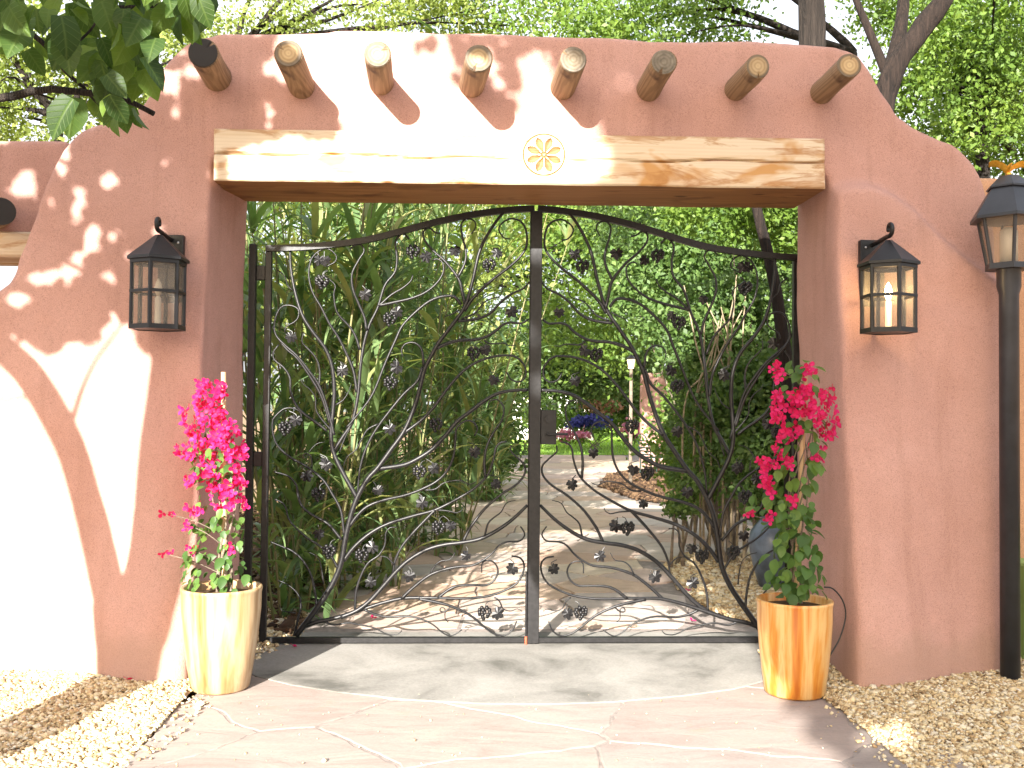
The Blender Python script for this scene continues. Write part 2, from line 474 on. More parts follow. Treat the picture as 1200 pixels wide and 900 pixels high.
FLAGG = mat_flag('garden_sandstone', [(0.48, 0.34, 0.26), (0.52, 0.42, 0.31), (0.50, 0.37, 0.30), (0.45, 0.40, 0.36), (0.56, 0.47, 0.36)])
MORTAR = mat_simple('sandy_mortar', (0.255, 0.22, 0.198), 0.95, 0, 20, 0.25, 0.1, 0.4)
def mat_concrete():
    m, t, b = newmat('stained_concrete', 0.85, 0, 0.25)
    v = wcoords(t)
    n1 = noise(t, v, 1.6, 5, 0.6, 0.5)
    col = ramp(t, n1, [(0.34, (0.11, 0.106, 0.094)), (0.45, (0.215, 0.206, 0.188)), (0.62, (0.285, 0.272, 0.25))])
    n2 = noise(t, v, 60, 4, 0.7)
    col = mix(t, 0.5, col, ramp(t, n2, [(0.3, (0.65, 0.65, 0.63)), (0.65, (1.1, 1.1, 1.08))]), 'MULTIPLY')
    t.links.new(col, b.inputs['Base Color'])
    bump(t, b, n2, 0.25, 0.004)
    return m
CONCRETE = mat_concrete()
EARTH = mat_simple('dry_earth', (0.24, 0.165, 0.10), 0.95, 0, 3, 0.3, 0.1, 0.5)
LAWN = mat_simple('lawn_turf', (0.16, 0.27, 0.045), 0.95, 0, 8, 0.35, 0.1, 0.5)
def mat_pot(name, stops):
    m, t, b = newmat(name, 0.28, 0, 0.5)
    v = coords(t, (9, 9, 0.55))
    n1 = noise(t, v, 1.3, 4, 0.6, 0.3)
    col = ramp(t, n1, stops)
    sp = noise(t, coords(t), 90, 2)
    col = mix(t, ramp(t, sp, [(0.70, (0, 0, 0)), (0.76, (0.5, 0.5, 0.5))]), col, (0.3, 0.14, 0.05))
    t.links.new(col, b.inputs['Base Color'])
    bump(t, b, noise(t, coords(t), 6, 3), 0.12, 0.01)
    return m
POTCREAM = mat_pot('cream_streaked_glaze', [(0.32, (0.20, 0.105, 0.035)), (0.44, (0.33, 0.20, 0.09)), (0.56, (0.45, 0.33, 0.19)), (0.70, (0.26, 0.14, 0.045))])
POTORANGE = mat_pot('orange_streaked_glaze', [(0.33, (0.42, 0.12, 0.015)), (0.44, (0.56, 0.23, 0.035)), (0.55, (0.66, 0.42, 0.17)), (0.68, (0.50, 0.16, 0.02))])

# ================================================================== SETTING
GY = 0.68                                        # plane of the gate
g = MB(); g.add([(-400,-400,-0.035),(400,-400,-0.035),(400,400,-0.035),(-400,400,-0.035)], [(0,1,2,3)])
tag(g.build('ground', EARTH), kind='structure')

def clip(poly, a, b, c):
    """keep a*x+b*y<=c"""
    out = []
    n = len(poly)
    for i in range(n):
        p, q = poly[i], poly[(i+1) % n]
        dp = a*p[0]+b*p[1]-c; dq = a*q[0]+b*q[1]-c
        if dp <= 0: out.append(p)
        if (dp < 0 < dq) or (dq < 0 < dp):
            s = dp/(dp-dq)
            out.append((p[0]+(q[0]-p[0])*s, p[1]+(q[1]-p[1])*s))
    return out
def voronoi(sites, box):
    cells = []
    for i, s in enumerate(sites):
        poly = [(box[0], box[2]), (box[1], box[2]), (box[1], box[3]), (box[0], box[3])]
        for j, q in enumerate(sites):
            if i == j or (s[0]-q[0])**2+(s[1]-q[1])**2 > 9: continue
            a, b = q[0]-s[0], q[1]-s[1]
            c = (q[0]**2+q[1]**2-s[0]**2-s[1]**2)/2
            poly = clip(poly, a, b, c)
            if not poly: break
        cells.append(poly)
    return cells
def shrink(poly, d):
    cx = sum(p[0] for p in poly)/len(poly); cy = sum(p[1] for p in poly)/len(poly)
    out = []
    for x, y in poly:
        L = math.hypot(x-cx, y-cy)
        k = max(0.2, (L-d*1.25)/max(L, 1e-6))
        out.append((cx+(x-cx)*k, cy+(y-cy)*k))
    return out
def rough_edge(poly, amp, step):
    out = []
    n = len(poly)
    for i in range(n):
        p, q = poly[i], poly[(i+1) % n]
        L = math.hypot(q[0]-p[0], q[1]-p[1])
        k = max(1, int(L/step))
        for s in range(k):
            f = s/k
            x, y = p[0]+(q[0]-p[0])*f, p[1]+(q[1]-p[1])*f
            e = mnoise.noise_vector(Vector((x*4.1, y*4.1, 3.3)))
            e2 = mnoise.noise_vector(Vector((x*19, y*19, 7.7)))
            out.append((x+e.x*amp+e2.x*amp*0.32, y+e.y*amp+e2.y*amp*0.32))
    return out
def flagstone(poly, parent, ztop, mat=None):
    cx = sum(p[0] for p in poly)/len(poly); cy = sum(p[1] for p in poly)/len(poly)
    n = len(poly)
    inner = [(cx+(x-cx)*0.985, cy+(y-cy)*0.985) for x, y in poly]
    tx, ty = rng.normal(0, 0.0015, 2)
    V = [(x, y, -0.03) for x, y in poly]
    V += [(x, y, ztop-0.0025+tx*(x-cx)+ty*(y-cy)) for x, y in poly]
    V += [(x, y, ztop+tx*(x-cx)+ty*(y-cy)) for x, y in inner]
    F = [tuple(range(2*n, 3*n))]
    for k in range(2):
        F += [(k*n+i, k*n+(i+1) % n, (k+1)*n+(i+1) % n, (k+1)*n+i) for i in range(n)]
    return mobj('flagstone', V, F, mat or FLAG, parent, (cx, cy, 0))

# ---- front path
g = MB(); fl = gnd(235, 806); fl2 = gnd(210, 900); fr = gnd(962, 815); fr2 = gnd(955, 900)
A = lambda p, q, y: p[0]+(q[0]-p[0])*(y-p[1])/(q[1]-p[1])
XL = lambda y: fl[0] + (y-fl[1])*0.02
XR = lambda y: fr[0] + (y-fr[1])*(-0.02)
g.add([(XL(-9)-.0, -9, -0.004), (XR(-9), -9, -0.004), (2.35, 1.6, -0.004), (-1.45, 1.6, -0.004)], [(0, 1, 2, 3)])
path = tag(g.build('front_path', MORTAR), kind='structure')
sites = []
tries = 0
while len(sites) < 62 and tries < 20000:
    tries += 1
    x = rng.uniform(-2.3, 2.9); y = rng.uniform(-8.4, 0.9)
    if all((x-q[0])**2*0.75+(y-q[1])**2*1.5 > 0.52 for q in sites): sites.append((x, y))
for c in voronoi(sites, (-2.6, 3.2, -8.8, 0.75)):
    if len(c) < 3: continue
    # clip to the straight edges of the path
    c = clip(c, -1, 0.0, -(fl[0]-0.01)); c = clip(c, 1, 0.0, fr[0]-0.01) if c else c
    if len(c) < 3: continue
    ar = abs(sum(c[i][0]*c[(i+1) % len(c)][1]-c[(i+1) % len(c)][0]*c[i][1] for i in range(len(c))))/2
    if ar < 0.02: continue
    flagstone(rough_edge(shrink(c, 0.009), 0.05, 0.05), path, 0.0)

# ---- concrete apron in front of the gate
arcpx = [(300, 793), (340, 803), (400, 812), (470, 820), (560, 825), (640, 826), (720, 823), (800, 816), (860, 808), (905, 796)]
arc = [gnd(*p)[:2] for p in arcpx]
poly = [(-1.50, GY+0.35)] + [(arc[0][0]-0.12, arc[0][1]+0.15)] + [tuple(p) for p in arc] + [(arc[-1][0]+0.2, arc[-1][1]+0.15), (2.40, GY+0.35)]
poly = [(float(x), float(y)) for x, y in poly]
g = MB(); n = len(poly)
g.add([(x, y, -0.02) for x, y in poly]+[(x, y, 0.0045) for x, y in poly]+[(x*0.996+0.002, y-0.006 if y > 0 else y+0.012, 0.006) for x, y in poly],
      [tuple(range(2*n, 3*n))]+[(i, (i+1) % n, n+(i+1) % n, n+i) for i in range(n)]+[(n+i, n+(i+1) % n, 2*n+(i+1) % n, 2*n+i) for i in range(n)])
tag(g.build('threshold_slab', CONCRETE), kind='structure')

# ---- garden path behind the gate
edgeL = [(352, 746), (372, 700), (402, 650), (440, 610), (500, 578), (560, 562), (590, 549), (598, 534)]
edgeR = [(772, 532), (745, 552), (716, 560), (700, 572), (742, 588), (800, 596), (880, 612), (930, 618), (940, 650), (800, 648), (775, 662), (790, 690), (830, 716), (885, 736), (945, 740)]
pp = [tuple(gnd(*p)[:2]) for p in edgeL] + [tuple(gnd(*p)[:2]) for p in edgeR]
gp = MB(); gp.add([(-2.2, GY+0.3, -0.018), (3.6, GY+0.3, -0.018), (5.5, 9, -0.018), (8, 30, -0.018), (0, 30, -0.018), (-2.6, 10, -0.018)], [(0, 1, 2, 3, 4, 5)])
gpath = tag(gp.build('garden_path', MORTAR), kind='structure')
sites = []
tries = 0
while len(sites) < 210 and tries < 60000:
    tries += 1
    y = rng.uniform(1.0, 26); x = rng.uniform(-2.5, 6.5)
    k = 0.55 if y < 9 else (1.0 if y < 16 else 2.2)
    if all((x-q[0])**2*0.7+(y-q[1])**2*1.25 > k*0.75 for q in sites): sites.append((x, y))
for s, c in zip(sites, voronoi(sites, (-3.5, 8, 1.16, 29))):
    if len(c) < 3: continue
    cx = sum(p[0] for p in c)/len(c); cy = sum(p[1] for p in c)/len(c)
    if not inpoly(cx, cy, pp): continue
    flagstone(rough_edge(shrink(c, 0.012), 0.03, 0.2), gpath, 0.0, FLAGG)

# ---- lawn beyond
lv = [gnd(585, 533), gnd(748, 533), gnd(772, 512), gnd(760, 503), gnd(560, 503), gnd(560, 533)]
g = MB(); g.add([(p[0], p[1], -0.006) for p in lv], [tuple(range(len(lv)))])
lawn = tag(g.build('lawn', LAWN), kind='structure')
cnt = 26000
lx = rng.uniform(min(p[0] for p in lv), max(p[0] for p in lv), cnt); ly = rng.uniform(min(p[1] for p in lv), max(p[1] for p in lv), cnt)
ok = inpoly(lx, ly, [(p[0], p[1]) for p in lv]); lx, ly = lx[ok], ly[ok]
k = len(lx); an = rng.uniform(0, 6.28, k); hh = rng.uniform(0.05, 0.14, k)
bx_, by_ = np.cos(an)*0.03, np.sin(an)*0.03
V = np.stack([np.stack([lx-bx_, ly-by_, np.full(k, -0.01)], 1), np.stack([lx+bx_, ly+by_, np.full(k, -0.01)], 1), np.stack([lx+rng.normal(0, .03, k), ly+rng.normal(0, .03, k), hh], 1)], 1).reshape(-1, 3)
o = mobj('grass', V, np.arange(3*k).reshape(-1, 3), GRASS, None, None, False, rng.random(k))
tag(o, 'sunlit green lawn grass at the end of the garden path', 'grass', None, 'stuff')

# ---- gravel
CUBE = np.array([(-1,-1,-1),(1,-1,-1),(1,1,-1),(-1,1,-1),(-1,-1,1),(1,-1,1),(1,1,1),(-1,1,1)], float)/1.4
CF = np.array([(3,2,1,0),(4,5,6,7),(0,1,5,4),(1,2,6,5),(2,3,7,6),(3,0,4,7)])
def rotmats(k):
    q = rng.normal(size=(k, 4)); q /= np.linalg.norm(q, axis=1)[:, None]
    a, b, c, d = q.T
    return np.stack([np.stack([1-2*(c*c+d*d), 2*(b*c-a*d), 2*(b*d+a*c)], 1), np.stack([2*(b*c+a*d), 1-2*(b*b+d*d), 2*(c*d-a*b)], 1), np.stack([2*(b*d-a*c), 2*(c*d+a*b), 1-2*(b*b+c*c)], 1)], 1)
def pebbles(name, poly, dens, rad, mat, hfun, label, cat, flat=0.7):
    xs = [p[0] for p in poly]; ys = [p[1] for p in poly]
    k = int(dens*(max(xs)-min(xs))*(max(ys)-min(ys)))
    x = rng.uniform(min(xs), max(xs), k); y = rng.uniform(min(ys), max(ys), k)
    ok = inpoly(x, y, poly); x, y = x[ok], y[ok]; k = len(x)
    s = rad*np.exp(rng.normal(0, 0.36, k))
    P = CUBE[None]*s[:, None, None]*rng.uniform(0.6, 1.25, (k, 1, 3))*rng.uniform(0.75, 1.15, (k, 8, 1))
    P = np.einsum('kij,kvj->kvi', rotmats(k), P)
    P[..., 2] *= flat
    z = hfun(x, y) + rng.uniform(-0.4, 0.9, k)*rad
    P += np.stack([x, y, z], 1)[:, None]
    F = (CF[None] + (np.arange(k)*8)[:, None, None]).reshape(-1, 4)
    o = mobj(name, P.reshape(-1, 3), F, mat, None, None, False, np.repeat(rng.random(k), 6))
    return tag(o, label, cat, None, 'stuff')
bed = lambda h: (lambda x, y: h + 0*x)
def sheet(name, poly, z, mat, kind='structure'):
    g = MB(); g.add([(p[0], p[1], z) for p in poly], [tuple(range(len(poly)))])
    return tag(g.build(name, mat), kind=kind)
pl = [(-3.7, 0.2), (-3.7, -2.5), (fl[0]-0.02, -2.5), (fl[0]-0.02, -0.25), (-1.5, 0.2)]
pr = [(4.3, 0.3), (1.9, 0.3), (fr[0]+0.0, -0.30), (fr[0]+0.0, -2.5), (4.3, -2.5)]
def hL(x, y): return -0.012 + 0.012*np.sin(x*5.1+y*3.3) + 0.05*np.clip((y+1.2)/1.2, 0, 1)
def hR(x, y): return -0.010 + 0.012*np.sin(x*4.3-y*3.9) + 0.05*np.clip((y+1.4)/1.4, 0, 1)
pebbles('gravel', pl, 7200, 0.0092, GRAVEL, hL, 'pale gravel with the tree shadow across it left of the flagstones', 'gravel')
pebbles('gravel', pr, 7200, 0.0092, GRAVEL, hR, 'tan gravel at the foot of the wall around the lamp post', 'gravel')
def soilstrip(name, poly, hf):
    nx, ny = 40, 24
    xs = np.linspace(min(p[0] for p in poly), max(p[0] for p in poly), nx); ys = np.linspace(min(p[1] for p in poly), max(p[1] for p in poly), ny)
    X, Y = np.meshgrid(xs, ys, indexing='ij')
    Z = hf(X, Y)-0.004
    idx = np.arange(nx*ny).reshape(nx, ny)
    F = np.stack([idx[:-1, :-1], idx[1:, :-1], idx[1:, 1:], idx[:-1, 1:]], -1).reshape(-1, 4)
    return tag(mobj(name, np.stack([X, Y, Z], -1).reshape(-1, 3), F, EARTH), kind='structure')
soilstrip('gravel_bed_ground', [(-4.2, .2), (fl[0]-.02, -3.2)], hL)
soilstrip('gravel_bed_ground', [(fr[0]+.01, .3), (5.2, -3.2)], hR)
# pebble spill over the flag edges
sp = [(fl[0]-0.02, -1.7), (fl[0]+0.10, -1.6), (fl[0]+0.16, -0.7), (fl[0]-0.0, -0.3)]
pebbles('gravel', sp, 420, 0.009, GRAVEL, bed(0.006), 'few loose pebbles spilled on the flagstones by the left pot', 'gravel')
pebbles('grit', [(fl[0]+0.05, -2.2), (fr[0]-0.05, -2.2), (fr[0]-0.05, -0.5), (fl[0]+0.05, -0.5)], 26, 0.004, GRAVEL, bed(0.004), 'scattered grit and crumbs lying on the front flagstones', 'grit')
pebbles('gravel', [(fr[0]-0.14, -2.0), (fr[0]+0.02, -2.0), (fr[0]+0.02, -0.5), (fr[0]-0.06, -0.5)], 420, 0.008, GRAVEL, bed(0.005), 'few loose pebbles spilled on the flagstones by the orange pot', 'gravel')
# garden beds behind the gate
bedR = [tuple(gnd(*p)[:2]) for p in [(800, 650), (940, 652), (960, 745), (885, 735), (832, 714), (795, 690), (778, 664)]]
pebbles('gravel', bedR, 2600, 0.017, GRAVEL, bed(0.008), 'brown gravel bed behind the right gate leaf by the urn', 'gravel')
bedR2 = [tuple(gnd(*p)[:2]) for p in [(712, 557), (770, 548), (960, 560), (960, 606), (880, 608), (800, 594), (745, 586), (702, 571)]]
pebbles('bark_mulch', bedR2, 260, 0.032, MULCH, bed(0.02), 'brown bark mulch bed under the shrubs along the path', 'mulch')
bedL = [tuple(gnd(*p)[:2]) for p in [(352, 746), (372, 700), (402, 650), (440, 612), (500, 580), (562, 563), (590, 550), (540, 545), (400, 560), (150, 640), (200, 745)]]
pebbles('bark_mulch', bedL, 210, 0.03, MULCH, bed(0.01), 'dry leaf litter and mulch at the foot of the reeds', 'mulch')
bedL2 = [tuple(gnd(*p)[:2]) for p in [(300, 775), (352, 748), (372, 702), (380, 690), (330, 690), (290, 740)]]
pebbles('gravel', bedL2, 1500, 0.014, GRAVEL, bed(0.004), 'gold brown gravel at the hinge side of the left gate leaf', 'gravel')

# ================================================================== ADOBE GATEWAY
gate_root = thing('adobe_gateway', (0, 0.3, 0), 'curved pink adobe gateway wall with log beam ends and a carved wooden lintel', 'gateway')
XJL, XJR = -1.50, 2.27                           # jambs
outl = [(-330, 470), (-150, 420), (-70, 370), (-15, 345), (8, 333), (17, 318), (19, 303), (28, 283), (40, 250), (48, 222), (57, 197), (68, 176), (85, 157), (108, 146), (140, 138), (162, 127), (172, 113), (178, 97), (187, 77), (200, 61), (214, 49), (235, 40), (262, 37),
        (330, 36), (430, 36), (540, 38), (640, 41), (760, 44), (860, 46), (950, 48), (985, 52), (1005, 60), (1018, 75), (1033, 100), (1052, 128), (1073, 145), (1100, 157), (1126, 170), (1143, 190), (1154, 208), (1161, 232), (1166, 265), (1169, 320), (1171, 420), (1173, 560), (1175, 700)]
P2 = [at(x, y, 0.0) for x, y in outl]
poly = [(p[0], p[2]) for p in P2]
ZL = at(600, 195, 0)[2]                          # opening cut up to mid-lintel height
XE = poly[-1][0]
poly = [(poly[0][0], -0.15)] + poly + [(XE, -0.15), (XJR, -0.15), (XJR, ZL), (XJL, ZL), (XJL, -0.15)]
n = len(poly)
TH = 0.64
V = [(x, 0.0, z) for x, z in poly] + [(x, TH, z) for x, z in poly]
F = [tuple(range(n-1, -1, -1)), tuple(range(n, 2*n))] + [(i, (i+1) % n, n+(i+1) % n, n+i) for i in range(n)]
tmp = mobj('tmp_wall', V, F, STUCCO)
md = tmp.modifiers.new('r', 'REMESH'); md.mode = 'VOXEL'; md.voxel_size = 0.03
md = tmp.modifiers.new('s', 'SMOOTH'); md.factor = 0.5; md.iterations = 14
bpy.context.view_layer.update()
me = bpy.data.meshes.new_from_object(tmp.evaluated_get(bpy.context.evaluated_depsgraph_get()))
bpy.data.objects.remove(tmp)
co = np.empty(len(me.vertices)*3, np.float32); me.vertices.foreach_get('co', co); co = co.reshape(-1, 3).astype(float)
relief = [at(x, y, -0.05) for x, y in [(930, 222), (973, 219), (990, 213), (1017, 212), (1040, 222), (1067, 240), (1093, 267), (1127, 297), (1156, 318), (1200, 345)]]
rx = [p[0] for p in relief]; rz = [p[2] for p in relief]
sst = lambda a, b, x: (lambda t: t*t*(3-2*t))(np.clip((x-a)/(b-a), 0, 1))
def bulge(X, Z):
    below = np.interp(X, rx, rz) - Z
    st = sst(-0.02, 0.06, below)*sst(XJR-0.35, XJR-0.05, X)
    b = 0.125*st
    low = np.clip(1-Z/2.7, 0, 1)
    b = b + 0.27*low**1.2*np.exp(-((X-XJR-0.1)/0.55)**2)*sst(0.3, 1.0, X)
    b = b + 0.30*low**1.2*np.exp(-((X-XJL+0.25)/0.5)**2)*sst(0.3, 1.0, -X)
    b = b + 0.06*low**2
    return b
wgt = np.clip(1-co[:, 1]/0.55, 0, 1)
co[:, 1] -= bulge(co[:, 0], co[:, 2])*wgt
sel = (co[:, 0] > XJL-0.25) & (co[:, 0] < XJL+0.3) & (co[:, 2] < ZL+0.05)
fall = np.clip(1-(XJL+0.02-co[:, 0])/0.30, 0, 1)
co[:, 0] -= np.where(sel, 0.10*fall*np.clip(1-co[:, 1]/0.6, 0, 1), 0)
nz = np.array([mnoise.noise_vector(Vector((x*1.7, y*1.7, z*1.7)))[:] for x, y, z in co])
nz2 = np.array([mnoise.noise_vector(Vector((x*6, y*6+9, z*6)))[:] for x, y, z in co])
co += nz*0.022 + nz2*0.0045
me.vertices.foreach_set('co', (co-org(gate_root)).astype(np.float32).ravel())
me.polygons.foreach_set('use_smooth', np.ones(len(me.polygons), dtype=bool))
me.materials.clear(); me.materials.append(STUCCO)
me.update()
link('stucco_wall', me, gate_root)

# lintel
LY = -0.035
c = [at(250, 150, LY), at(967, 162, LY), at(968, 221, LY), at(250, 211, LY)]
nx, nzz = 300, 36
RC_ = at(637.5, 181.5, LY)
xs = np.linspace(0, 1, nx); zs = np.linspace(0, 1, nzz)
V = []; 
zc = lambda u: 0.50 + 0.03*math.sin(u*9) + 0.02*math.sin(u*31+1)
for i, u in enumerate(xs):
    for j, s in enumerate(zs):
        top = c[0]*(1-u)+c[1]*u; bot = c[3]*(1-u)+c[2]*u
        p = bot*(1-s)+top*s
        d = abs(s-zc(u))
        dep = 0.045*max(0, 1-d/0.030)*(0.35+0.65*min(1, abs(mnoise.noise(Vector((u*14, 0, 0))))*2.2+0.25*(u > 0.55)))
        e = min(u*3.77, (1-u)*3.77, s*0.33, (1-s)*0.33)
        ed = 0.012*max(0, 1-e/0.014)**2
        nn = mnoise.noise(Vector((u*11, s*2, 5)))*0.004
        if math.hypot(p[0]-RC_[0], p[2]-RC_[2]) < 0.13: dep = 0.03
        V.append((p[0], LY+dep+ed+nn, p[2]+mnoise.noise(Vector((u*8, s, 1)))*0.004))
F = [(i*nzz+j, (i+1)*nzz+j, (i+1)*nzz+j+1, i*nzz+j+1) for i in range(nx-1) for j in range(nzz-1)]
per = [i*nzz for i in range(nx)] + [(nx-1)*nzz+j for j in range(1, nzz)] + [i*nzz+nzz-1 for i in range(nx-2, -1, -1)] + [j for j in range(nzz-2, 0, -1)]
base = len(V)
V += [(V[i][0], 0.57, V[i][2]) for i in per]
m_ = len(per)
F += [(per[(i+1) % m_], per[i], base+i, base+(i+1) % m_) for i in range(m_)] + [tuple(base+i for i in range(m_))]
lin = mobj('lintel_beam', V, F, LINTEL, gate_root, (0.4, LY, 3.0))
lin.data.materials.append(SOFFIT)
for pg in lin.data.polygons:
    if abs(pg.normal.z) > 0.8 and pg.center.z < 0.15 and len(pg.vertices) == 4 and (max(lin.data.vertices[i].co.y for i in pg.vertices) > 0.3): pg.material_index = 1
# carved rosette
rc = at(637.5, 181.5, LY); RR = 26.5/FPX*6.02
nr, na = 26, 96
V = [(rc[0], LY-0.003, rc[2])]
for i in range(1, nr+1):
    r_ = i/nr
    for k in range(na):
        a = 2*math.pi*k/na
        pet = abs(((a/(2*math.pi)*8+0.0) % 1)-0.5)*2          # 1 at petal seams .. 0 on petal axis
        wdt = math.sin(min(1, max(0, (r_-0.06)/0.74))*math.pi)*0.85
        inp = 1 if pet < wdt and r_ < 0.8 else 0
        dep = 0.0
        if inp: dep = 0.0104*(1-pet/max(wdt, 1e-3))**0.5
        if abs(r_-0.93) < 0.045: dep = 0.008*(1-abs(r_-0.93)/0.045)
        if abs(r_-0.10) < 0.035: dep = 0.006
        V.append((rc[0]+RR*r_*math.cos(a), LY-0.004+dep, rc[2]+RR*r_*math.sin(a)))
F = [(0, 1+k, 1+(k+1) % na) for k in range(na)]
for i in range(nr-1):
    for k in range(na):
        a0 = 1+i*na+k; a1 = 1+i*na+(k+1) % na
        F.append((a0, a0+na, a1+na, a1))
b0 = len(V); V += [(rc[0]+RR*math.cos(2*math.pi*k/na), LY+0.03, rc[2]+RR*math.sin(2*math.pi*k/na)) for k in range(na)]
s0 = 1+(nr-1)*na
F += [(s0+k, b0+k, b0+(k+1) % na, s0+(k+1) % na) for k in range(na)]
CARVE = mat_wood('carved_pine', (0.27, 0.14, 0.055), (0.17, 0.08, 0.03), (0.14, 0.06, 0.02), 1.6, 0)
ros = tag(mobj('rosette', V, F, LINTEL, lin), 'carved eight petal rosette in a ring')
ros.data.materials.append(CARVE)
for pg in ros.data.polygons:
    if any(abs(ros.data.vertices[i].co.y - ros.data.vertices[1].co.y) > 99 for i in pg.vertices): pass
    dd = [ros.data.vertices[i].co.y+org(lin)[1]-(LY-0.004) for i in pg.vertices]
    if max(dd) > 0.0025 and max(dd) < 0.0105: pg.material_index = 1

# vigas
VB = [((255, 91), (238, 62)), ((353, 100), (338, 63)), ((447, 97), (442.5, 64)), ((553, 99), (561, 68.5)), ((660, 102), (672, 70)), ((760, 105), (778, 73)), ((862, 105), (888, 78)), ((963, 108), (995, 77))]
VR = [17.5, 16.5, 15.5, 16.5, 16, 15.5, 14.5, 15]
for i, ((b0, t0), rp) in enumerate(zip(VB, VR)):
    tipY = -0.46
    P0 = at(*b0, 0.0); P1 = at(*t0, tipY)
    r_ = rp/FPX*5.6
    d = (P1-P0); P0 = P0 - d*0.35
    P = np.array([P0+(P1-P0)*k for k in np.linspace(0, 1, 22)])
    V, F = tube(P, [r_*1.04, r_, r_*0.985], 26, True)
    V = [np.array(v)+np.array(mnoise.noise_vector(Vector((v[0]*5+i*3, v[1]*3, v[2]*5))))*0.006 for v in V]
    vg = mobj('viga', V, F, VIGA, gate_root, P1, True)
    # end grain disc with a small bevel and a radial check
    dn = d/np.linalg.norm(d)
    ua = np.cross(dn, [0, 0, 1.0]); ua /= np.linalg.norm(ua); va = np.cross(ua, dn)
    V = [P1+dn*0.006]; F = []
    na = 30; crack = int(rng.integers(0, na))
    for q, (rr_, dd) in enumerate(((0.35, 0.007), (0.7, 0.0065), (0.93, 0.005), (1.0, -0.004))):
        for k in range(na):
            a = 2*math.pi*k/na
            dq = -0.010 if (k == crack and q in (1, 2)) else 0
            V.append(P1 + dn*(dd+dq) + r_*0.985*rr_*(math.cos(a)*ua+math.sin(a)*va))
    F += [(0, 1+k, 1+(k+1) % na) for k in range(na)]
    for q in range(3):
        F += [(1+q*na+k, 1+q*na+na+k, 1+q*na+na+(k+1) % na, 1+q*na+(k+1) % na) for k in range(na)]
    eg = mobj('end_grain', V, F, DARKEND if i == 0 else ENDGRAIN, vg, P1)
    if i == 0: tag(vg, 'log end blackened at the tip')

# ---- side walls
def adobe(name, boxes, mat, label, cat, vox=0.035, it=8):
    g = MB()
    for b in boxes: g.box(*b)
    t_ = g.build('tmp', mat)
    md = t_.modifiers.new('r', 'REMESH'); md.mode = 'VOXEL'; md.voxel_size = vox
    md = t_.modifiers.new('s', 'SMOOTH'); md.factor = 0.5; md.iterations = it
    bpy.context.view_layer.update()
    me = bpy.data.meshes.new_from_object(t_.evaluated_get(bpy.context.evaluated_depsgraph_get()))
    bpy.data.objects.remove(t_)
    me.polygons.foreach_set('use_smooth', np.ones(len(me.polygons), dtype=bool))
    root = thing(name, (boxes[0][0], boxes[0][2], 0), label, cat)
    c0 = np.empty(len(me.vertices)*3, np.float32); me.vertices.foreach_get('co', c0); c0 = c0.reshape(-1, 3)
    c0 += np.array([mnoise.noise_vector(Vector((x*1.7, y*1.7, z*1.7)))[:] for x, y, z in c0])*0.015 - org(root)
    me.vertices.foreach_set('co', c0.astype(np.float32).ravel()); me.update()
    me.materials.clear(); me.materials.append(mat)
    link('stucco_wall', me, root)
    return root
zt = at(30, 164, 0.45)[2]; zb = at(10, 288, 0.45)[2]; zlb = at(10, 301, 0.45)[2]
sw = adobe('adobe_side_wall', [(-6.2, -2.62, 0.45, 0.95, zb, zt), (-6.2, -5.4, 0.46, 0.94, -0.1, zt-0.02)], STUCCO, 'lower pink adobe wall over a side opening left of the gateway', 'wall')
g = MB(); g.bevbox(-5.6, -2.75, 0.425, 0.90, zlb, zb+0.09, 0.012)
g.build('lintel_beam', LINTEL, sw, (-4, 0.45, zb))
p0 = at(-6, 254, 0.45); d = at(2, 247, 0.0)-p0
V, F = tube(np.array([p0-d*0.3+d*k for k in np.linspace(0, 1.2, 10)]), 0.085, 20)
vg = mobj('viga', V, F, VIGA, sw, p0+d*0.9, True)
e0 = p0+d*0.905; dn = d/np.linalg.norm(d); ua = np.cross(dn, [0, 0, 1.]); ua /= np.linalg.norm(ua); va = np.cross(ua, dn)
V = [e0+dn*.006]+[e0+dn*.004+.083*(math.cos(2*math.pi*k/24)*ua+math.sin(2*math.pi*k/24)*va) for k in range(24)]
mobj('end_grain', V, [(0, 1+k, 1+(k+1) % 24) for k in range(24)], DARKEND, vg, e0)
zt = at(1180, 206, 0.35)[2]
adobe('adobe_side_wall', [(2.95, 6.8, 0.35, 0.80, -0.1, zt)], TANSTUCCO, 'lower tan adobe wall running off to the right behind the lamp post', 'wall')
ga = at(1178, 655, 0.25); gb = at(1235, 786, 0.25)
gr = thing('utility_cabinet', (ga[0], 0.3, 0), 'pale green painted cabinet low against the wall behind the lamp post', 'cabinet')
g = MB(); g.bevbox(ga[0], gb[0]+0.25, 0.02, 0.30, 0.03, ga[2], 0.012); g.build('body', GREEN, gr)
g = MB(); g.bevbox(ga[0]+0.04, gb[0]+0.21, 0.004, 0.024, 0.10, ga[2]-0.06, 0.006); g.build('door', GREEN, gr)

# ================================================================== IRON GATE
PXM = (GY-CAM[1])/FPX                              # one photo pixel on the gate plane, metres
GC = at(626, 500, GY)[0]
def gp_(pt, side='R'):
    p = at(pt[0], pt[1], GY)
    return (abs(p[0]-GC), p[2])
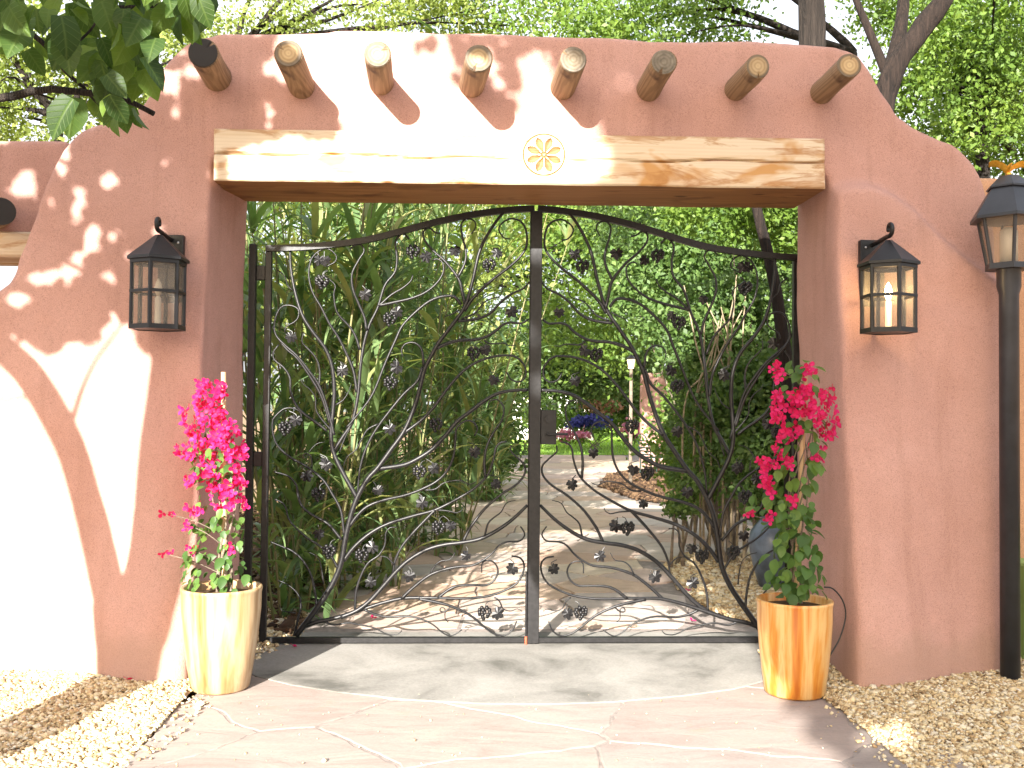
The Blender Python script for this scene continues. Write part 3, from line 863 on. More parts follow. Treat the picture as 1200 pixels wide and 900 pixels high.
# traced branches: (radius start, radius end in px, side, points)
BR = [
 (2.7,1.8,'R',[(894,744),(873,713.5),(855,685),(844.5,659.5),(840,630),(835.5,606),(829,585),(817.5,564),(805,550),(790,529),(779,513),(771,496),(762.5,468.5),(755,438.5),(749,425),(738.5,405.5),(725,386),(710,362),(701,331),(693.5,299.5),(684.5,278.5),(674,260.5),(666,250)]),
 (2.2,1.6,'R',[(829,586),(844.5,558),(855,535.5),(859,514.5),(858,480),(857.5,462.5),(859.5,435.5),(867,414.5),(882,395),(894,377),(903,352),(908,325),(909,302)]),
 (1.5,1.0,'R',[(861,500),(871.5,470),(885,446),(898.5,426.5),(910.5,416),(922.5,401),(927,390.5)]),
 (1.0,0.5,'R',[(874.5,460),(873.5,437),(877.5,425),(885,416),(892.5,409)]),
 (1.4,1.0,'L',[(383,505),(375,498.5),(351,480.5),(340.5,461),(339.7,443),(333,431),(322.5,422),(321,413),(327.7,404)]),
 (1.8,1.2,'R',[(856,533),(846,516),(836,498),(831,468.5),(828,437),(823.5,407),(818,385),(810,366),(802.5,340),(790.5,323.5),(788,307),(790,290),(786,281.5),(780.5,279),(774.5,284.5)]),
 (1.4,0.9,'R',[(821,392),(824,378),(830,365),(838,346),(839,328),(831,311.5),(825,301),(829,294),(836,295),(841,299.5)]),
 (1.3,0.8,'R',[(809,364),(795,350.5),(782,342),(773,334),(770,326.5)]),
 (1.5,0.9,'R',[(808,363),(792,359),(771.5,353.5),(755,346),(741.5,334),(735,322),(735.5,311.5),(742,307),(747.5,309)]),
 (1.3,0.7,'R',[(828,415),(832.5,401),(840,389),(852,377),(857,368),(859.5,352),(858,342),(865.5,334)]),
 (1.5,0.8,'R',[(832,464),(835.5,440),(843,420.5),(852,402.5),(864,384.5),(873,368),(883.5,350.5),(888,331),(885,313),(876,302.5),(865.5,300),(857,307),(858,314.5),(868.5,320.5)]),
 (1.7,1.0,'R',[(709,362),(713,346),(717.5,329.5),(732.5,310),(747.5,296.5),(757,284.5),(758,275.5),(752,271),(744.5,276),(738.5,277)]),
 (1.4,0.8,'R',[(718,328),(710,311.5),(708.5,298),(713,280),(715,267),(710,260),(701,261),(698,268),(702.5,277)]),
 (1.7,0.9,'R',[(710,367),(701,352),(680,331),(657.5,313),(644,299.5),(638,287.5),(639,271),(645.5,260.5),(657.5,257.5),(668,263.5),(671,271),(665,280),(657.5,281)]),
 (1.5,1.1,'R',[(717,379),(695,375.5),(680,368.5),(669.5,356.5),(657.5,346),(642.5,338.5),(635,330)]),
 (1.0,0.5,'R',[(713,376),(698,369),(687.5,356),(678.5,351),(669.5,348),(666.5,340),(667,332.5),(663.5,328)]),
 (1.7,1.2,'R',[(741,411.5),(728,405),(713,401),(698,400),(684.5,396.5),(672.5,389),(665,381.5),(656,378.5),(642.5,379),(635,374)]),
 (0.9,0.5,'R',[(686,400),(678.5,404),(663.5,403),(656,405.5),(648.5,405)]),
 (1.4,1.2,'R',[(714,360),(722,351),(734,350.5),(747.5,355),(760,364),(774.5,378.5),(782,389),(788,404),(800,432),(815,468),(834,495),(842,505)]),
 (0.9,0.5,'R',[(716,366),(725,371),(732.5,374)]),
 (1.3,0.7,'R',[(755,432),(757,414.5),(762.5,407),(770,405),(777.5,408),(780.5,414.5),(779,422)]),
 (1.4,1.1,'R',[(756.5,432.5),(762.5,449),(777.5,464),(789.5,479),(803,498),(813,515),(821,534),(826.5,555),(829,580)]),
 (0.9,0.5,'R',[(806,500),(818,507),(825,520),(830,530),(840,538.5),(844.5,549)]),
 (1.6,1.0,'R',[(776,510),(759.5,497),(752,489.5),(743,479),(737,470),(725,453.5),(710,437),(695,426.5),(680,420.5),(665,417.5),(650,418),(641,425),(637,434),(638.5,443),(645.5,448),(654.5,445),(659,437)]),
 (2.2,1.8,'R',[(806,552),(776,547),(758,538.5),(743,528),(728,511.5),(716,496),(701,483.5),(686,471.5),(671,462.5),(654.5,458.5),(634,457)]),
 (1.4,0.8,'R',[(682,560),(683,543),(680,523.5),(672.5,507),(665,495),(662.5,485),(663.5,476),(671,469),(679,471.5),(681.5,479)]),
 (1.6,1.0,'R',[(836,618),(829,607),(817.5,595.5),(799.5,588),(774.5,582),(755,574.5),(738.5,565.5),(726.5,553.5),(719,537),(716.7,517.5),(716.5,505),(712,498.5),(704,494),(696,497),(692,504),(695,512)]),
 (0.9,0.5,'R',[(752,576),(740,574.5),(729.5,567),(711.5,564),(701,568.5),(693.5,565.5)]),
 (2.0,1.1,'R',[(842,658),(829.5,641.5),(812,626),(792,615),(764,606),(740,599),(716,586.5),(695,573),(680,558),(672.5,540),(669.5,525),(663.5,519),(657,518)]),
 (1.5,1.2,'R',[(740,599),(750.5,610.5),(764,626),(776,641.5),(783.5,658),(786.5,673)]),
 (0.9,0.5,'R',[(738,599),(725,600),(714.5,602),(709,598.5),(708,595)]),
 (1.5,1.0,'R',[(706,635),(700,622),(695,613.5),(683,597),(665,580.5),(647,568.5),(637,557),(636,546),(644,537),(652,529.5),(652,522)]),
 (2.1,1.9,'R',[(845,723),(828,716),(813,704.5),(798,688),(782,670),(767,656.5),(747.5,645),(728,639),(707,636),(687.5,632),(669,623),(650,609),(633,592)]),
 (1.0,0.5,'R',[(681,628),(678,613.5),(671,606),(663.5,600),(657.5,589.5),(647,586)]),
 (2.1,1.1,'R',[(887,734),(873,729),(855,725.5),(840,721),(822,715),(799,707.5),(776,702),(755,701),(734,701),(704,701.5),(677,699),(657.5,692.5),(642.5,683.5),(635.5,671.5),(634.5,661),(639.5,654),(649,652)]),
 (1.6,0.9,'R',[(777,702),(764,689.5),(744.5,674.5),(725,667),(710,664),(695,662.5),(683,657),(672.5,649),(663.5,639),(654.5,635),(640,634),(634.5,627),(637,621),(640,617)]),
 (0.9,0.5,'R',[(743.5,674),(738.5,664),(731,658),(720.5,656),(714.5,647.5)]),
 (1.5,0.8,'R',[(735,701),(722,691),(710,686.5),(692,686),(678.5,686),(669.5,680.5),(665,670),(668,661),(675.5,657),(683,660),(684,671.5)]),
 (1.6,0.9,'R',[(757,702),(731,707),(713,713),(695,722.5),(680,735),(668,743),(656,745),(647,739),(642.5,728.5)]),
 (0.8,0.5,'R',[(719,710),(726.5,716.5),(732,716),(731,712),(726.5,713.5),(726,724),(722,729)]),
 (1.3,0.7,'R',[(819,715),(807,720.5),(792,723.5),(770,722.5),(755,725),(740,731.5),(728,741),(719,745),(711.5,742),(706,738)]),
 (1.1,0.6,'R',[(864,728),(852,732),(837,730),(825,732),(807,736),(797,741),(788,744),(779,743),(775,739)]),
 (0.8,0.4,'R',[(669.5,700),(663.5,704.5),(659,713.5),(650,716),(642.5,713.5),(636.5,716.5)]),
 (1.3,0.8,'R',[(829.5,716),(828.7,695.5),(823.5,677.5),(814.5,661),(802.5,652),(795.7,640),(795,626),(790.5,620),(783,619.5)]),
 (0.8,0.5,'R',[(785,662),(793,654),(802,652.5)]),
 (1.3,0.9,'R',[(872,714),(874.5,694),(879,674.5),(888,658),(900,647.5),(910.5,643),(925,637)]),
 (1.3,0.8,'L',[(399,670),(387,649),(373.5,638.5),(357,628),(339,610.5),(334.5,597),(330,589.5),(321,585)]),
 (1.5,1.0,'L',[(401,632),(384,613.5),(364.5,603),(352.5,592.5),(348,579),(346.5,568.5),(337.5,558),(321,552.7)]),
 (1.3,0.9,'L',[(404,627),(399,598.5),(388.5,579),(378,562.5),(360,547.5),(342,537),(327,523.5),(321,510),(319.5,495),(322.5,488),(333,479),(345,479),(352.5,485),(352,497)]),
 (1.4,0.9,'L',[(392,510),(387,491),(375,455),(363,435.5),(349.5,417.5),(334.5,404),(324,392),(322.5,376),(328.5,361),(339,358),(349.5,362.5),(350,372),(345,378),(336,383),(335,390)]),
 (1.0,0.5,'L',[(391,506),(383,498.5),(370.5,482),(369,467),(363,456.5),(355.5,450.5),(352,444)]),
 (1.0,0.5,'L',[(373.5,452),(375,435.5),(370.5,419),(358.5,405.5),(355,399.5),(357,389)]),
 (0.8,0.5,'L',[(324.7,316),(333,323.5),(336,334),(343,341)]),
 (1.2,0.6,'L',[(345,745),(349.5,722.5),(352,709),(348,695.5),(336,685),(325.5,680.5)]),
 (0.7,0.4,'L',[(346.5,718),(330,715),(327,708)]),
 (0.8,0.4,'L',[(379,684),(378,672),(375,656.5),(367.5,649),(357,646)]),
 (0.8,0.4,'L',[(392,475),(402,468),(409,456),(411,449)]),
 (0.8,0.4,'L',[(398,531),(404,515),(411,500)]),
 (0.7,0.4,'L',[(366,549),(365,536),(360,531),(356,533),(359,537),(364,528),(372,520),(381,518)]),
]
LEAVES = [('R',673,298),('R',722,297),('R',755,305),('R',655,366),('R',685,411),('R',674,446),('R',787,370),('R',876,313),('R',786,434),('R',848,440),('R',695,530),('R',670,567),('R',742,550),('R',754,590),('R',721,616),('R',702.5,651),('R',767,675),('R',648.5,666),('R',665,718),('R',810,642),('R',811,682),('R',865,546),('R',793,505),('R',805,576),('L',341.5,395),('L',401.5,433),('L',347,492),('L',360,557),('L',383,545),('L',374,625),('L',381,305),('L',428,345)]
GRAPES = [('R',682,313),('R',770,300),('R',698,416),('R',795,379),('R',873,338),('R',793,453),('R',758,555),('R',735,619),('R',680,718),('R',822,652),('R',740,500),('L',334.5,502),('L',373.5,579.5),('L',378,331),('L',386,646)]

def grape_leaf():
    lob = [(0,-0.38),(0.16,-0.60),(0.46,-0.70),(0.58,-0.46),(0.74,-0.42),(0.96,-0.10),(0.80,0.02),(0.64,0.12),(0.82,0.34),(0.70,0.62),(0.46,0.60),(0.34,0.55),(0.30,0.78),(0,1.05)]
    pts = lob + [(-x, y) for x, y in reversed(lob[1:-1])]
    return pts
GL = grape_leaf()
grape_pts = []
for lvl, cnt_ in enumerate((3, 5, 6, 5, 3, 1)):
    for k_ in range(cnt_):
        a = 2*math.pi*k_/cnt_+lvl*1.3
        rr_ = [0.40, 0.66, 0.72, 0.60, 0.38, 0.05][lvl]
        grape_pts.append((rr_*math.cos(a), 0.6*rr_*math.sin(a), 0.75-lvl*0.31))
bm_s = []
for (ph, th) in [(0,0)]: pass
def ball(c, r, n=8, m=5):
    V = [(c[0], c[1], c[2]+r)]; F = []
    for i in range(1, m):
        p = math.pi*i/m
        for k in range(n):
            a = 2*math.pi*k/n
            V.append((c[0]+r*math.sin(p)*math.cos(a), c[1]+r*math.sin(p)*math.sin(a), c[2]+r*math.cos(p)))
    V.append((c[0], c[1], c[2]-r))
    F += [(0, 1+k, 1+(k+1) % n) for k in range(n)]
    for i in range(m-2):
        F += [(1+i*n+k, 1+(i+1)*n+k, 1+(i+1)*n+(k+1) % n, 1+i*n+(k+1) % n) for k in range(n)]
    L = len(V)-1; s0 = 1+(m-2)*n
    F += [(s0+k, L, s0+(k+1) % n) for k in range(n)]
    return V, F

# frame outline in gate coordinates (u from centre line, z)
railpx = [(626,244.5),(660,247.5),(700,254),(740,263.5),(780,275.5),(806,283.5),(832,290),(870,296),(900,299.5),(933,302)]
rail = [gp_(p) for p in railpx]
UO = gp_((932.3, 500))[0]; ZB = at(760, 749.5, GY)[2]
HW = 3.7*PXM
for side, sgn, lab in (('left', -1, 'left'), ('right', 1, 'right')):
    hinge = GC + sgn*(UO+HW)
    label = ('black wrought iron gate leaf with vine scrollwork in front of the reeds' if sgn < 0 else
             'black wrought iron gate leaf with vine scrollwork and lock box beside the orange pot')
    root = thing('gate_leaf', (hinge, GY, ZB), label, 'gate leaf', 'pair of vine pattern gate leaves')
    X = lambda u: GC + sgn*u
    # top rail: swept bar
    path_ = resample([(u, 0, z) for u, z in [(0.012, rail[0][1])]+rail[1:-1]+[(UO+HW, rail[-1][1])]], 0.04)
    T = np.gradient(path_, axis=0); T /= np.linalg.norm(T, axis=1)[:, None]
    V = []; F = []
    for p, tt in zip(path_, T):
        nrm = np.array([-tt[2], 0, tt[0]])
        for a, b in ((-1, -1), (1, -1), (1, 1), (-1, 1)):
            q = p + nrm*b*0.021
            V.append((X(q[0]), GY + a*0.020, q[2]))
    for i in range(len(path_)-1):
        for k in range(4):
            F.append((i*4+k, i*4+(k+1) % 4, i*4+4+(k+1) % 4, i*4+4+k))
    F += [(3, 2, 1, 0), tuple(range(len(V)-4, len(V)))]
    mobj('top_rail', V, F, IRON, root)
    def bar(name, u0, u1, z0, z1, y0, y1, mat=IRON, par=root, b=0.003):
        g = MB(); a_, b_ = sorted((X(u0), X(u1)))
        g.bevbox(a_, b_, y0, y1, z0, z1, b)
        return g.build(name, mat, par)
    bar('outer_stile', UO-HW, UO+HW, ZB-0.02, rail[-1][1]-0.022, GY-0.0205, GY+0.0205)
    bar('inner_stile', 0.003, 0.040, ZB-0.02, rail[0][1]-0.023, GY-0.0205, GY+0.0205)
    bar('bottom_rail', 0.041, UO-HW-0.001, ZB-0.018, ZB+0.019, GY-0.0195, GY+0.0195)
    if sgn > 0:
        g = MB(); g.bevbox(GC-0.036, GC+0.043, GY-0.032, GY-0.021, ZB-0.02, rail[0][1]-0.02, 0.003)
        g.build('meeting_plate', IRON, root)
        zl = at(640, 500, GY)[2]
        lb = bar('lock_box', 0.044, 0.150, zl-0.12, zl+0.115, GY-0.036, GY+0.03)
        lc = (GC+0.098, GY-0.037, zl+0.05)
        V, F = tube([(lc[0], lc[1], lc[2]), (lc[0], lc[1]-0.02, lc[2])], 0.026, 16); mobj('lock_cylinder', V, F, IRON, lb)
        V, F = tube([(lc[0]-0.01, lc[1], lc[2]-0.10), (lc[0]-0.01, lc[1]-0.045, lc[2]-0.10), (lc[0]+0.02, lc[1]-0.055, lc[2]-0.10), (lc[0]+0.125, lc[1]-0.055, lc[2]-0.098)], 0.009, 10); mobj('lever_handle', V, F, IRON, lb)
    else:
        g = MB(); g.tube([(GC-0.045, GY-0.03, 0.008), (GC-0.045, GY-0.03, 0.5)], 0.0075, 8); g.build('drop_bolt', IRON, root)
        g = MB(); g.tube([(GC-0.045, GY-0.03, 0.0082), (GC-0.045, GY-0.03, 0.062)], 0.0095, 8); g.build('bolt_tip', RUST, root)
    # hinges
    for zz in (0.35, 1.25, at(310, 320, GY)[2]):
        g = MB(); a_, b_ = sorted((X(UO+HW-0.001), X(UO+HW+0.06)))
        g.bevbox(a_, b_, GY-0.015, GY+0.015, zz-0.05, zz+0.05, 0.004)
        g.build('hinge', IRON, root)
    for (r0, r1, s_, pts) in BR:
        uv = [gp_(p) for p in pts]
        j = 0.006*rng.normal()
        P = resample([(X(u), GY + 0.010*math.sin(7*u+3*z)+j, z) for u, z in uv], 0.022)
        P[:, 0] += 0.004*np.sin(P[:, 2]*9+sgn)
        V, F = tube(P, np.array([r0, (r0*2+r1)/3, (r0+2*r1)/3, r1, r1*0.75])*PXM*1.28, 7)
        mobj('branch', V, F, IRON, root, None, True)
    for q, (s_, x, y) in enumerate(LEAVES):
        u, z = gp_((x, y)); c0 = np.array([X(u), GY-0.012, z])
        s = 8.6*PXM*rng.uniform(0.9, 1.1); a = math.pi + rng.uniform(-1.0, 1.0); sx = rng.uniform(0.8, 1.0)
        ca, sa = math.cos(a), math.sin(a)
        V = [c0+np.array([0, -0.012, 0])]; 
        for ly_ in (-0.003, 0.003):
            for i, (lx_, lz_) in enumerate(GL):
                xx, zz = lx_*s*sx, lz_*s*0.9
                rr_ = math.hypot(lx_, lz_)
                V.append(c0 + np.array([ca*xx-sa*zz, ly_+0.006*rr_*math.sin(i*1.7+q), sa*xx+ca*zz]))
        n_ = len(GL)
        V.append(c0+np.array([0, -0.004, 0]))
        F = [(0, 1+i, 1+(i+1) % n_) for i in range(n_)] + [(1+i, 1+n_+i, 1+n_+(i+1) % n_, 1+(i+1) % n_) for i in range(n_)] + [(2*n_+1, 1+n_+(i+1) % n_, 1+n_+i) for i in range(n_)]
        lf = mobj('iron_leaf', V, F, IRON, root)
        st = resample([c0+np.array([0, 0.002, 0]), c0+np.array([-sgn*rng.uniform(-.02, .03), 0.008, 0.035]), c0+np.array([sgn*rng.uniform(0, .05), 0.012, 0.06])], 0.01)
        V, F = tube(st, 0.0028, 5); mobj('leaf_stalk', V, F, IRON, lf)
    for q, (s_, x, y) in enumerate(GRAPES):
        u, z = gp_((x, y)); c0 = np.array([X(u), GY-0.010, z]); s = 8.0*PXM
        g = MB()
        for p in grape_pts:
            V, F = ball(c0+np.array([sgn*p[0]*s*1.2+0.1*s*p[2], p[1]*s, p[2]*s*1.05]), s*0.29, 7, 5); g.add(V, F)
        gb_ = g.build('grape_cluster', IRON, root, None, True)
        st = resample([c0+np.array([0, 0, 0.6*s]), c0+np.array([-sgn*.012, 0.004, 1.4*s]), c0+np.array([-sgn*.035, 0.01, 1.7*s])], 0.01)
        V, F = tube(st, 0.0028, 5); mobj('leaf_stalk', V, F, IRON, gb_)
# hinge posts against the jambs
for sgn, lab in ((-1, 'slim black steel hinge post against the left jamb'), (1, 'slim black steel hinge post against the right jamb')):
    g = MB(); x = GC + sgn*(UO+HW+0.085)
    g.bevbox(x-0.024, x+0.024, GY-0.025, GY+0.025, 0.0, rail[-1][1]+(0.06 if sgn > 0 else 0.03), 0.004)
    tag(g.build('hinge_post', IRON, None, (x, GY, 0)), lab, 'post')

# ================================================================== LANTERNS
def hexpts(r, rot=math.pi/2, c=(0, 0), n=6):
    return [(c[0]+r*math.cos(rot+2*math.pi*k/n), c[1]+r*math.sin(rot+2*math.pi*k/n)) for k in range(n)]
def wall_lantern(cx, ztop, zbot, ywall, label, lit):
    r_ = 0.155
    cy = ywall-0.235
    root = thing('wall_lantern', (cx, ywall, zbot), label, 'lantern', 'pair of wall lanterns')
    H = ztop-zbot
    zr = zbot+H*0.68                              # eave
    g = MB(); g.bevbox(cx-0.075, cx+0.075, ywall-0.012, ywall+0.05, zbot+H*0.30, zbot+H*0.98, 0.004); g.build('back_plate', LAMPIRON, root)
    for sx in (-0.045, 0.045):
        V, F = ball((cx+sx, ywall-0.014, zbot+H*0.90), 0.008); mobj('screw', V, F, STEEL, root, None, True)
    # arm from plate, forward over the roof peak into a scroll
    za = zbot+H*0.93
    P = [(cx, ywall-0.01, za), (cx, ywall-0.10, za+0.004), (cx, cy+0.02, za+0.012)]
    for k in range(11):
        a = -math.pi/2 - k*0.52
        rr_ = 0.040*(1-k*0.05)
        P.append((cx, cy-0.02+rr_*math.cos(a)*1.0, za+0.052+rr_*math.sin(a)))
    V, F = tube(resample(P, 0.012), [0.014, 0.014, 0.013, 0.011], 10); mobj('scroll_arm', V, F, LAMPIRON, root, None, True)
    # roof
    hp = hexpts(r_+0.022, math.pi/2, (cx, cy)); hq = hexpts(0.022, math.pi/2, (cx, cy))
    zap = za-0.012
    g = MB(); g.add([(x, y, zr-0.012) for x, y in hp]+[(x, y, zr+0.004) for x, y in hp]+[(x, y, zap) for x, y in hq],
        [tuple(range(5, -1, -1)), tuple(range(12, 18))]+[(i, (i+1) % 6, 6+(i+1) % 6, 6+i) for i in range(6)]+[(6+i, 6+(i+1) % 6, 12+(i+1) % 6, 12+i) for i in range(6)])
    g.build('roof', LAMPIRON, root)
    hb = hexpts(r_, math.pi/2, (cx, cy))
    for (x, y) in hb:
        dx, dy = (cx-x)/r_*0.008, (cy-y)/r_*0.008
        g = MB(); g.tube([(x+dx, y+dy, zbot+0.01), (x+dx, y+dy, zr-0.013)], 0.0125, 6); g.build('corner_bar', LAMPIRON, root)
    for nm, z0, z1 in (('top_band', zr-0.034, zr-0.0125), ('middle_band', zbot+H*0.345, zbot+H*0.345+0.017), ('bottom_band', zbot+0.0, zbot+0.028)):
        g = MB(); ho = hexpts(r_+0.006, math.pi/2, (cx, cy)); hi = hexpts(r_-0.012, math.pi/2, (cx, cy))
        V = [(x, y, z0) for x, y in ho]+[(x, y, z1) for x, y in ho]+[(x, y, z0) for x, y in hi]+[(x, y, z1) for x, y in hi]
        F = []
        for i in range(6):
            j = (i+1) % 6
            F += [(i, j, 6+j, 6+i), (12+j, 12+i, 18+i, 18+j), (6+i, 6+j, 18+j, 18+i), (j, i, 12+i, 12+j)]
        g.add(V, F); g.build(nm, LAMPIRON, root)
    g = MB(); g.prism(hexpts(r_-0.013, math.pi/2, (cx, cy)), zbot+0.004, zbot+0.014); g.build('floor_plate', LAMPIRON, root)
    hg = hexpts(r_-0.006, math.pi/2, (cx, cy))
    for i in range(6):
        (x0, y0), (x1, y1) = hg[i], hg[(i+1) % 6]
        for za_, zb_ in ((zbot+0.02, zbot+H*0.345), (zbot+H*0.345+0.017, zr-0.03)):
            e = 0.08
            X0, Y0, X1, Y1 = x0+(x1-x0)*e, y0+(y1-y0)*e, x1-(x1-x0)*e, y1-(y1-y0)*e
            g = MB(); g.add([(X0, Y0, za_), (X1, Y1, za_), (X1, Y1, zb_), (X0, Y0, zb_)], [(0, 1, 2, 3)]); g.build('pane', GLASS, root)
    g = MB(); g.lathe([(0.04, 0), (0.04, 0.01), (0.018, 0.012), (0.018, H*0.28), (0.010, H*0.30)], (cx, cy, zbot+0.014), 16); g.build('candle_tube', CANDLE, root, None, True)
    zb0 = zbot+0.014+H*0.30
    g = MB(); g.lathe([(0.008, 0), (0.020, 0.03), (0.022, 0.05), (0.014, 0.08), (0.003, 0.105)], (cx, cy, zb0), 14); g.build('bulb', BULB if lit else CANDLE, root, None, True)
    if lit:
        l = bpy.data.lights.new('bulb_light', 'POINT'); l.energy = 1.6; l.color = (1, 0.72, 0.4); l.shadow_soft_size = 0.03
        lo = link('bulb_light', l, root, (cx, cy-0.03, zb0+0.05))
YWL = float(-bulge(np.array([-2.05]), np.array([2.2]))[0])
YWR = float(-bulge(np.array([2.75]), np.array([2.2]))[0])
zt = at(178, 272, -0.05)[2]; zb = at(177, 386, -0.30)[2]
wall_lantern(at(199, 320, -0.05)[0], zt, zb, YWL, 'black hexagonal wall lantern on the sun dappled wall left of the gate', False)
zt = at(1030, 281, -0.1)[2]; zb = at(1035, 391, -0.35)[2]
wall_lantern(at(1018, 330, -0.1)[0], zt, zb, YWR, 'black hexagonal wall lantern with its bulb lit, right of the gate', True)

# ---- lamp post
lpb = gnd(1184, 801)
lx0, ly0 = lpb[0], lpb[1]
root = thing('lamp_post', (lx0, ly0, 0), 'charcoal lamp post with glazed lantern and gilt bird on top at the right edge', 'lamp post')
zq = lambda py: at(1186, py, ly0)[2]
pr_ = 11.2/FPX*(ly0-CAM[1])
g = MB(); g.lathe([(pr_, -0.05), (pr_, zq(345)), (pr_*1.22, zq(336)), (pr_*1.22, zq(318)), (pr_*1.5, zq(312))], (lx0, ly0, 0), 28); g.build('pole', POSTPAINT, root, None, True)
zb0, ze, zc_, zd = zq(314), zq(257), zq(222), zq(207)
rb, re = 26/FPX*5.5, 41/FPX*5.5
rot = R(12)
g = MB(); g.prism(hexpts(rb+0.014, rot, (lx0, ly0)), zb0-0.012, zb0+0.022); g.build('lantern_base', POSTPAINT, root)
A0 = hexpts(rb, rot, (lx0, ly0)); A1 = hexpts(re-0.02, rot, (lx0, ly0))
for i in range(6):
    g = MB(); g.tube([(*A0[i], zb0+0.02), (*A1[i], ze)], 0.011, 8); g.build('lantern_bar', POSTPAINT, root)
    j = (i+1) % 6
    V = [(*A0[i], zb0+0.022), (*A0[j], zb0+0.022), (*A1[j], ze-0.002), (*A1[i], ze-0.002)]
    g = MB(); g.add(V, [(0, 1, 2, 3)]); g.build('pane', GLASS, root)
hp = hexpts(re+0.03, rot, (lx0, ly0)); hm = hexpts(re*0.60, rot, (lx0, ly0)); hn = hexpts(re*0.66, rot, (lx0, ly0)); ht = hexpts(re*0.30, rot, (lx0, ly0))
def stack(levels, mat, name, par):
    g = MB(); V = []; F = []
    for pts, z in levels: V += [(x, y, z) for x, y in pts]
    for k in range(len(levels)-1):
        F += [(k*6+i, k*6+(i+1) % 6, k*6+6+(i+1) % 6, k*6+6+i) for i in range(6)]
    F += [tuple(range(5, -1, -1)), tuple(range(len(V)-6, len(V)))]
    g.add(V, F); return g.build(name, mat, par)
stack([(hp, ze-0.008), (hp, ze+0.010), (hm, zc_)], POSTPAINT, 'lower_roof', root)
stack([(hn, zc_+0.0015), (hn, zc_+0.012), (ht, zd)], POSTPAINT, 'upper_roof', root)
g = MB(); g.lathe([(0.018, 0), (0.018, 0.01), (0.05, 0.012), (0.05, 0.20), (0.03, 0.22)], (lx0, ly0, zb0+0.022), 16); g.build('lamp_chimney', CANDLE, root, None, True)
# gilt bird: ball, body, head, two spread wings
fin = MB(); V, F = ball((lx0, ly0, zd+0.012), 0.018, 10, 6); fin.add(V, F)
fin.tube(resample([(lx0, ly0+0.045, zd+0.035), (lx0, ly0+0.01, zd+0.045), (lx0, ly0-0.02, zd+0.065), (lx0, ly0-0.04, zd+0.072)], 0.008), [0.004, 0.017, 0.014, 0.010, 0.003], 8)
fo = fin.build('gilt_bird', GOLD, root, None, True)
for sg in (-1, 1):
    wv_ = []
    for k in range(7):
        f_ = k/6
        x = lx0+sg*(0.01+f_*0.115); z = zd+0.06+0.035*math.sin(f_*2.4)
        wv_ += [(x, ly0-0.012, z), (x-sg*0.012, ly0+0.012, z-0.035*(1-0.5*f_)-0.008), (x, ly0-0.006, z-0.004), (x-sg*0.012, ly0+0.016, z-0.037*(1-0.5*f_)-0.010)]
    F = []
    for k in range(6):
        a = k*4
        F += [(a, a+4, a+5, a+1), (a+2, a+3, a+7, a+6), (a, a+2, a+6, a+4), (a+1, a+5, a+7, a+3)]
    F += [(0, 1, 3, 2), (24, 26, 27, 25)]
    mobj('wing', wv_, F, GOLD, fo)

# ================================================================== POTS AND BOUGAINVILLEA
def pot(c, rt, rb, h, mat, label):
    root = thing('glazed_pot', (c[0], c[1], 0), label, 'pot', 'tall glazed pots beside the gate')
    prof = [(rb*0.93, 0), (rb, 0.012), (rb+(rt-rb)*0.35, h*0.25), (rb+(rt-rb)*0.68, h*0.5), (rb+(rt-rb)*0.92, h*0.78), (rt*0.985, h*0.93), (rt*1.0, h*0.965), (rt*1.01, h*0.985), (rt*0.99, h), (rt*0.94, h), (rt*0.90, h*0.985), (rt*0.88, h*0.90)]
    g = MB(); g.lathe(prof, (c[0], c[1], c[2]), 56)
    g.build('pot_body', mat, root, (c[0], c[1], c[2]), True)
    g = MB(); g.lathe([(0.0, -0.02), (rt*0.885, -0.015), (rt*0.885, 0.0), (rt*0.5, 0.012), (0.002, 0.02)], (c[0], c[1], c[2]+h*0.915), 24); g.build('potting_soil', SOIL, root)
    return root
pcL = gnd(258, 806, 0.0); pcR = gnd(931, 812, 0.0)
sL = (pcL[1]-CAM[1])/FPX; sR = (pcR[1]-CAM[1])/FPX
hL_ = (806-690)*sL; hR_ = (812-702)*sR
pot((pcL[0], pcL[1], 0.001), 45.5*sL, 33*sL, hL_, POTCREAM, 'tall cream glazed pot with tan streaks standing in the sun')
pot((pcR[0], pcR[1], 0.001), 44*sR, 35*sR, hR_, POTORANGE, 'tall orange glazed pot with yellow streaks against the right jamb')

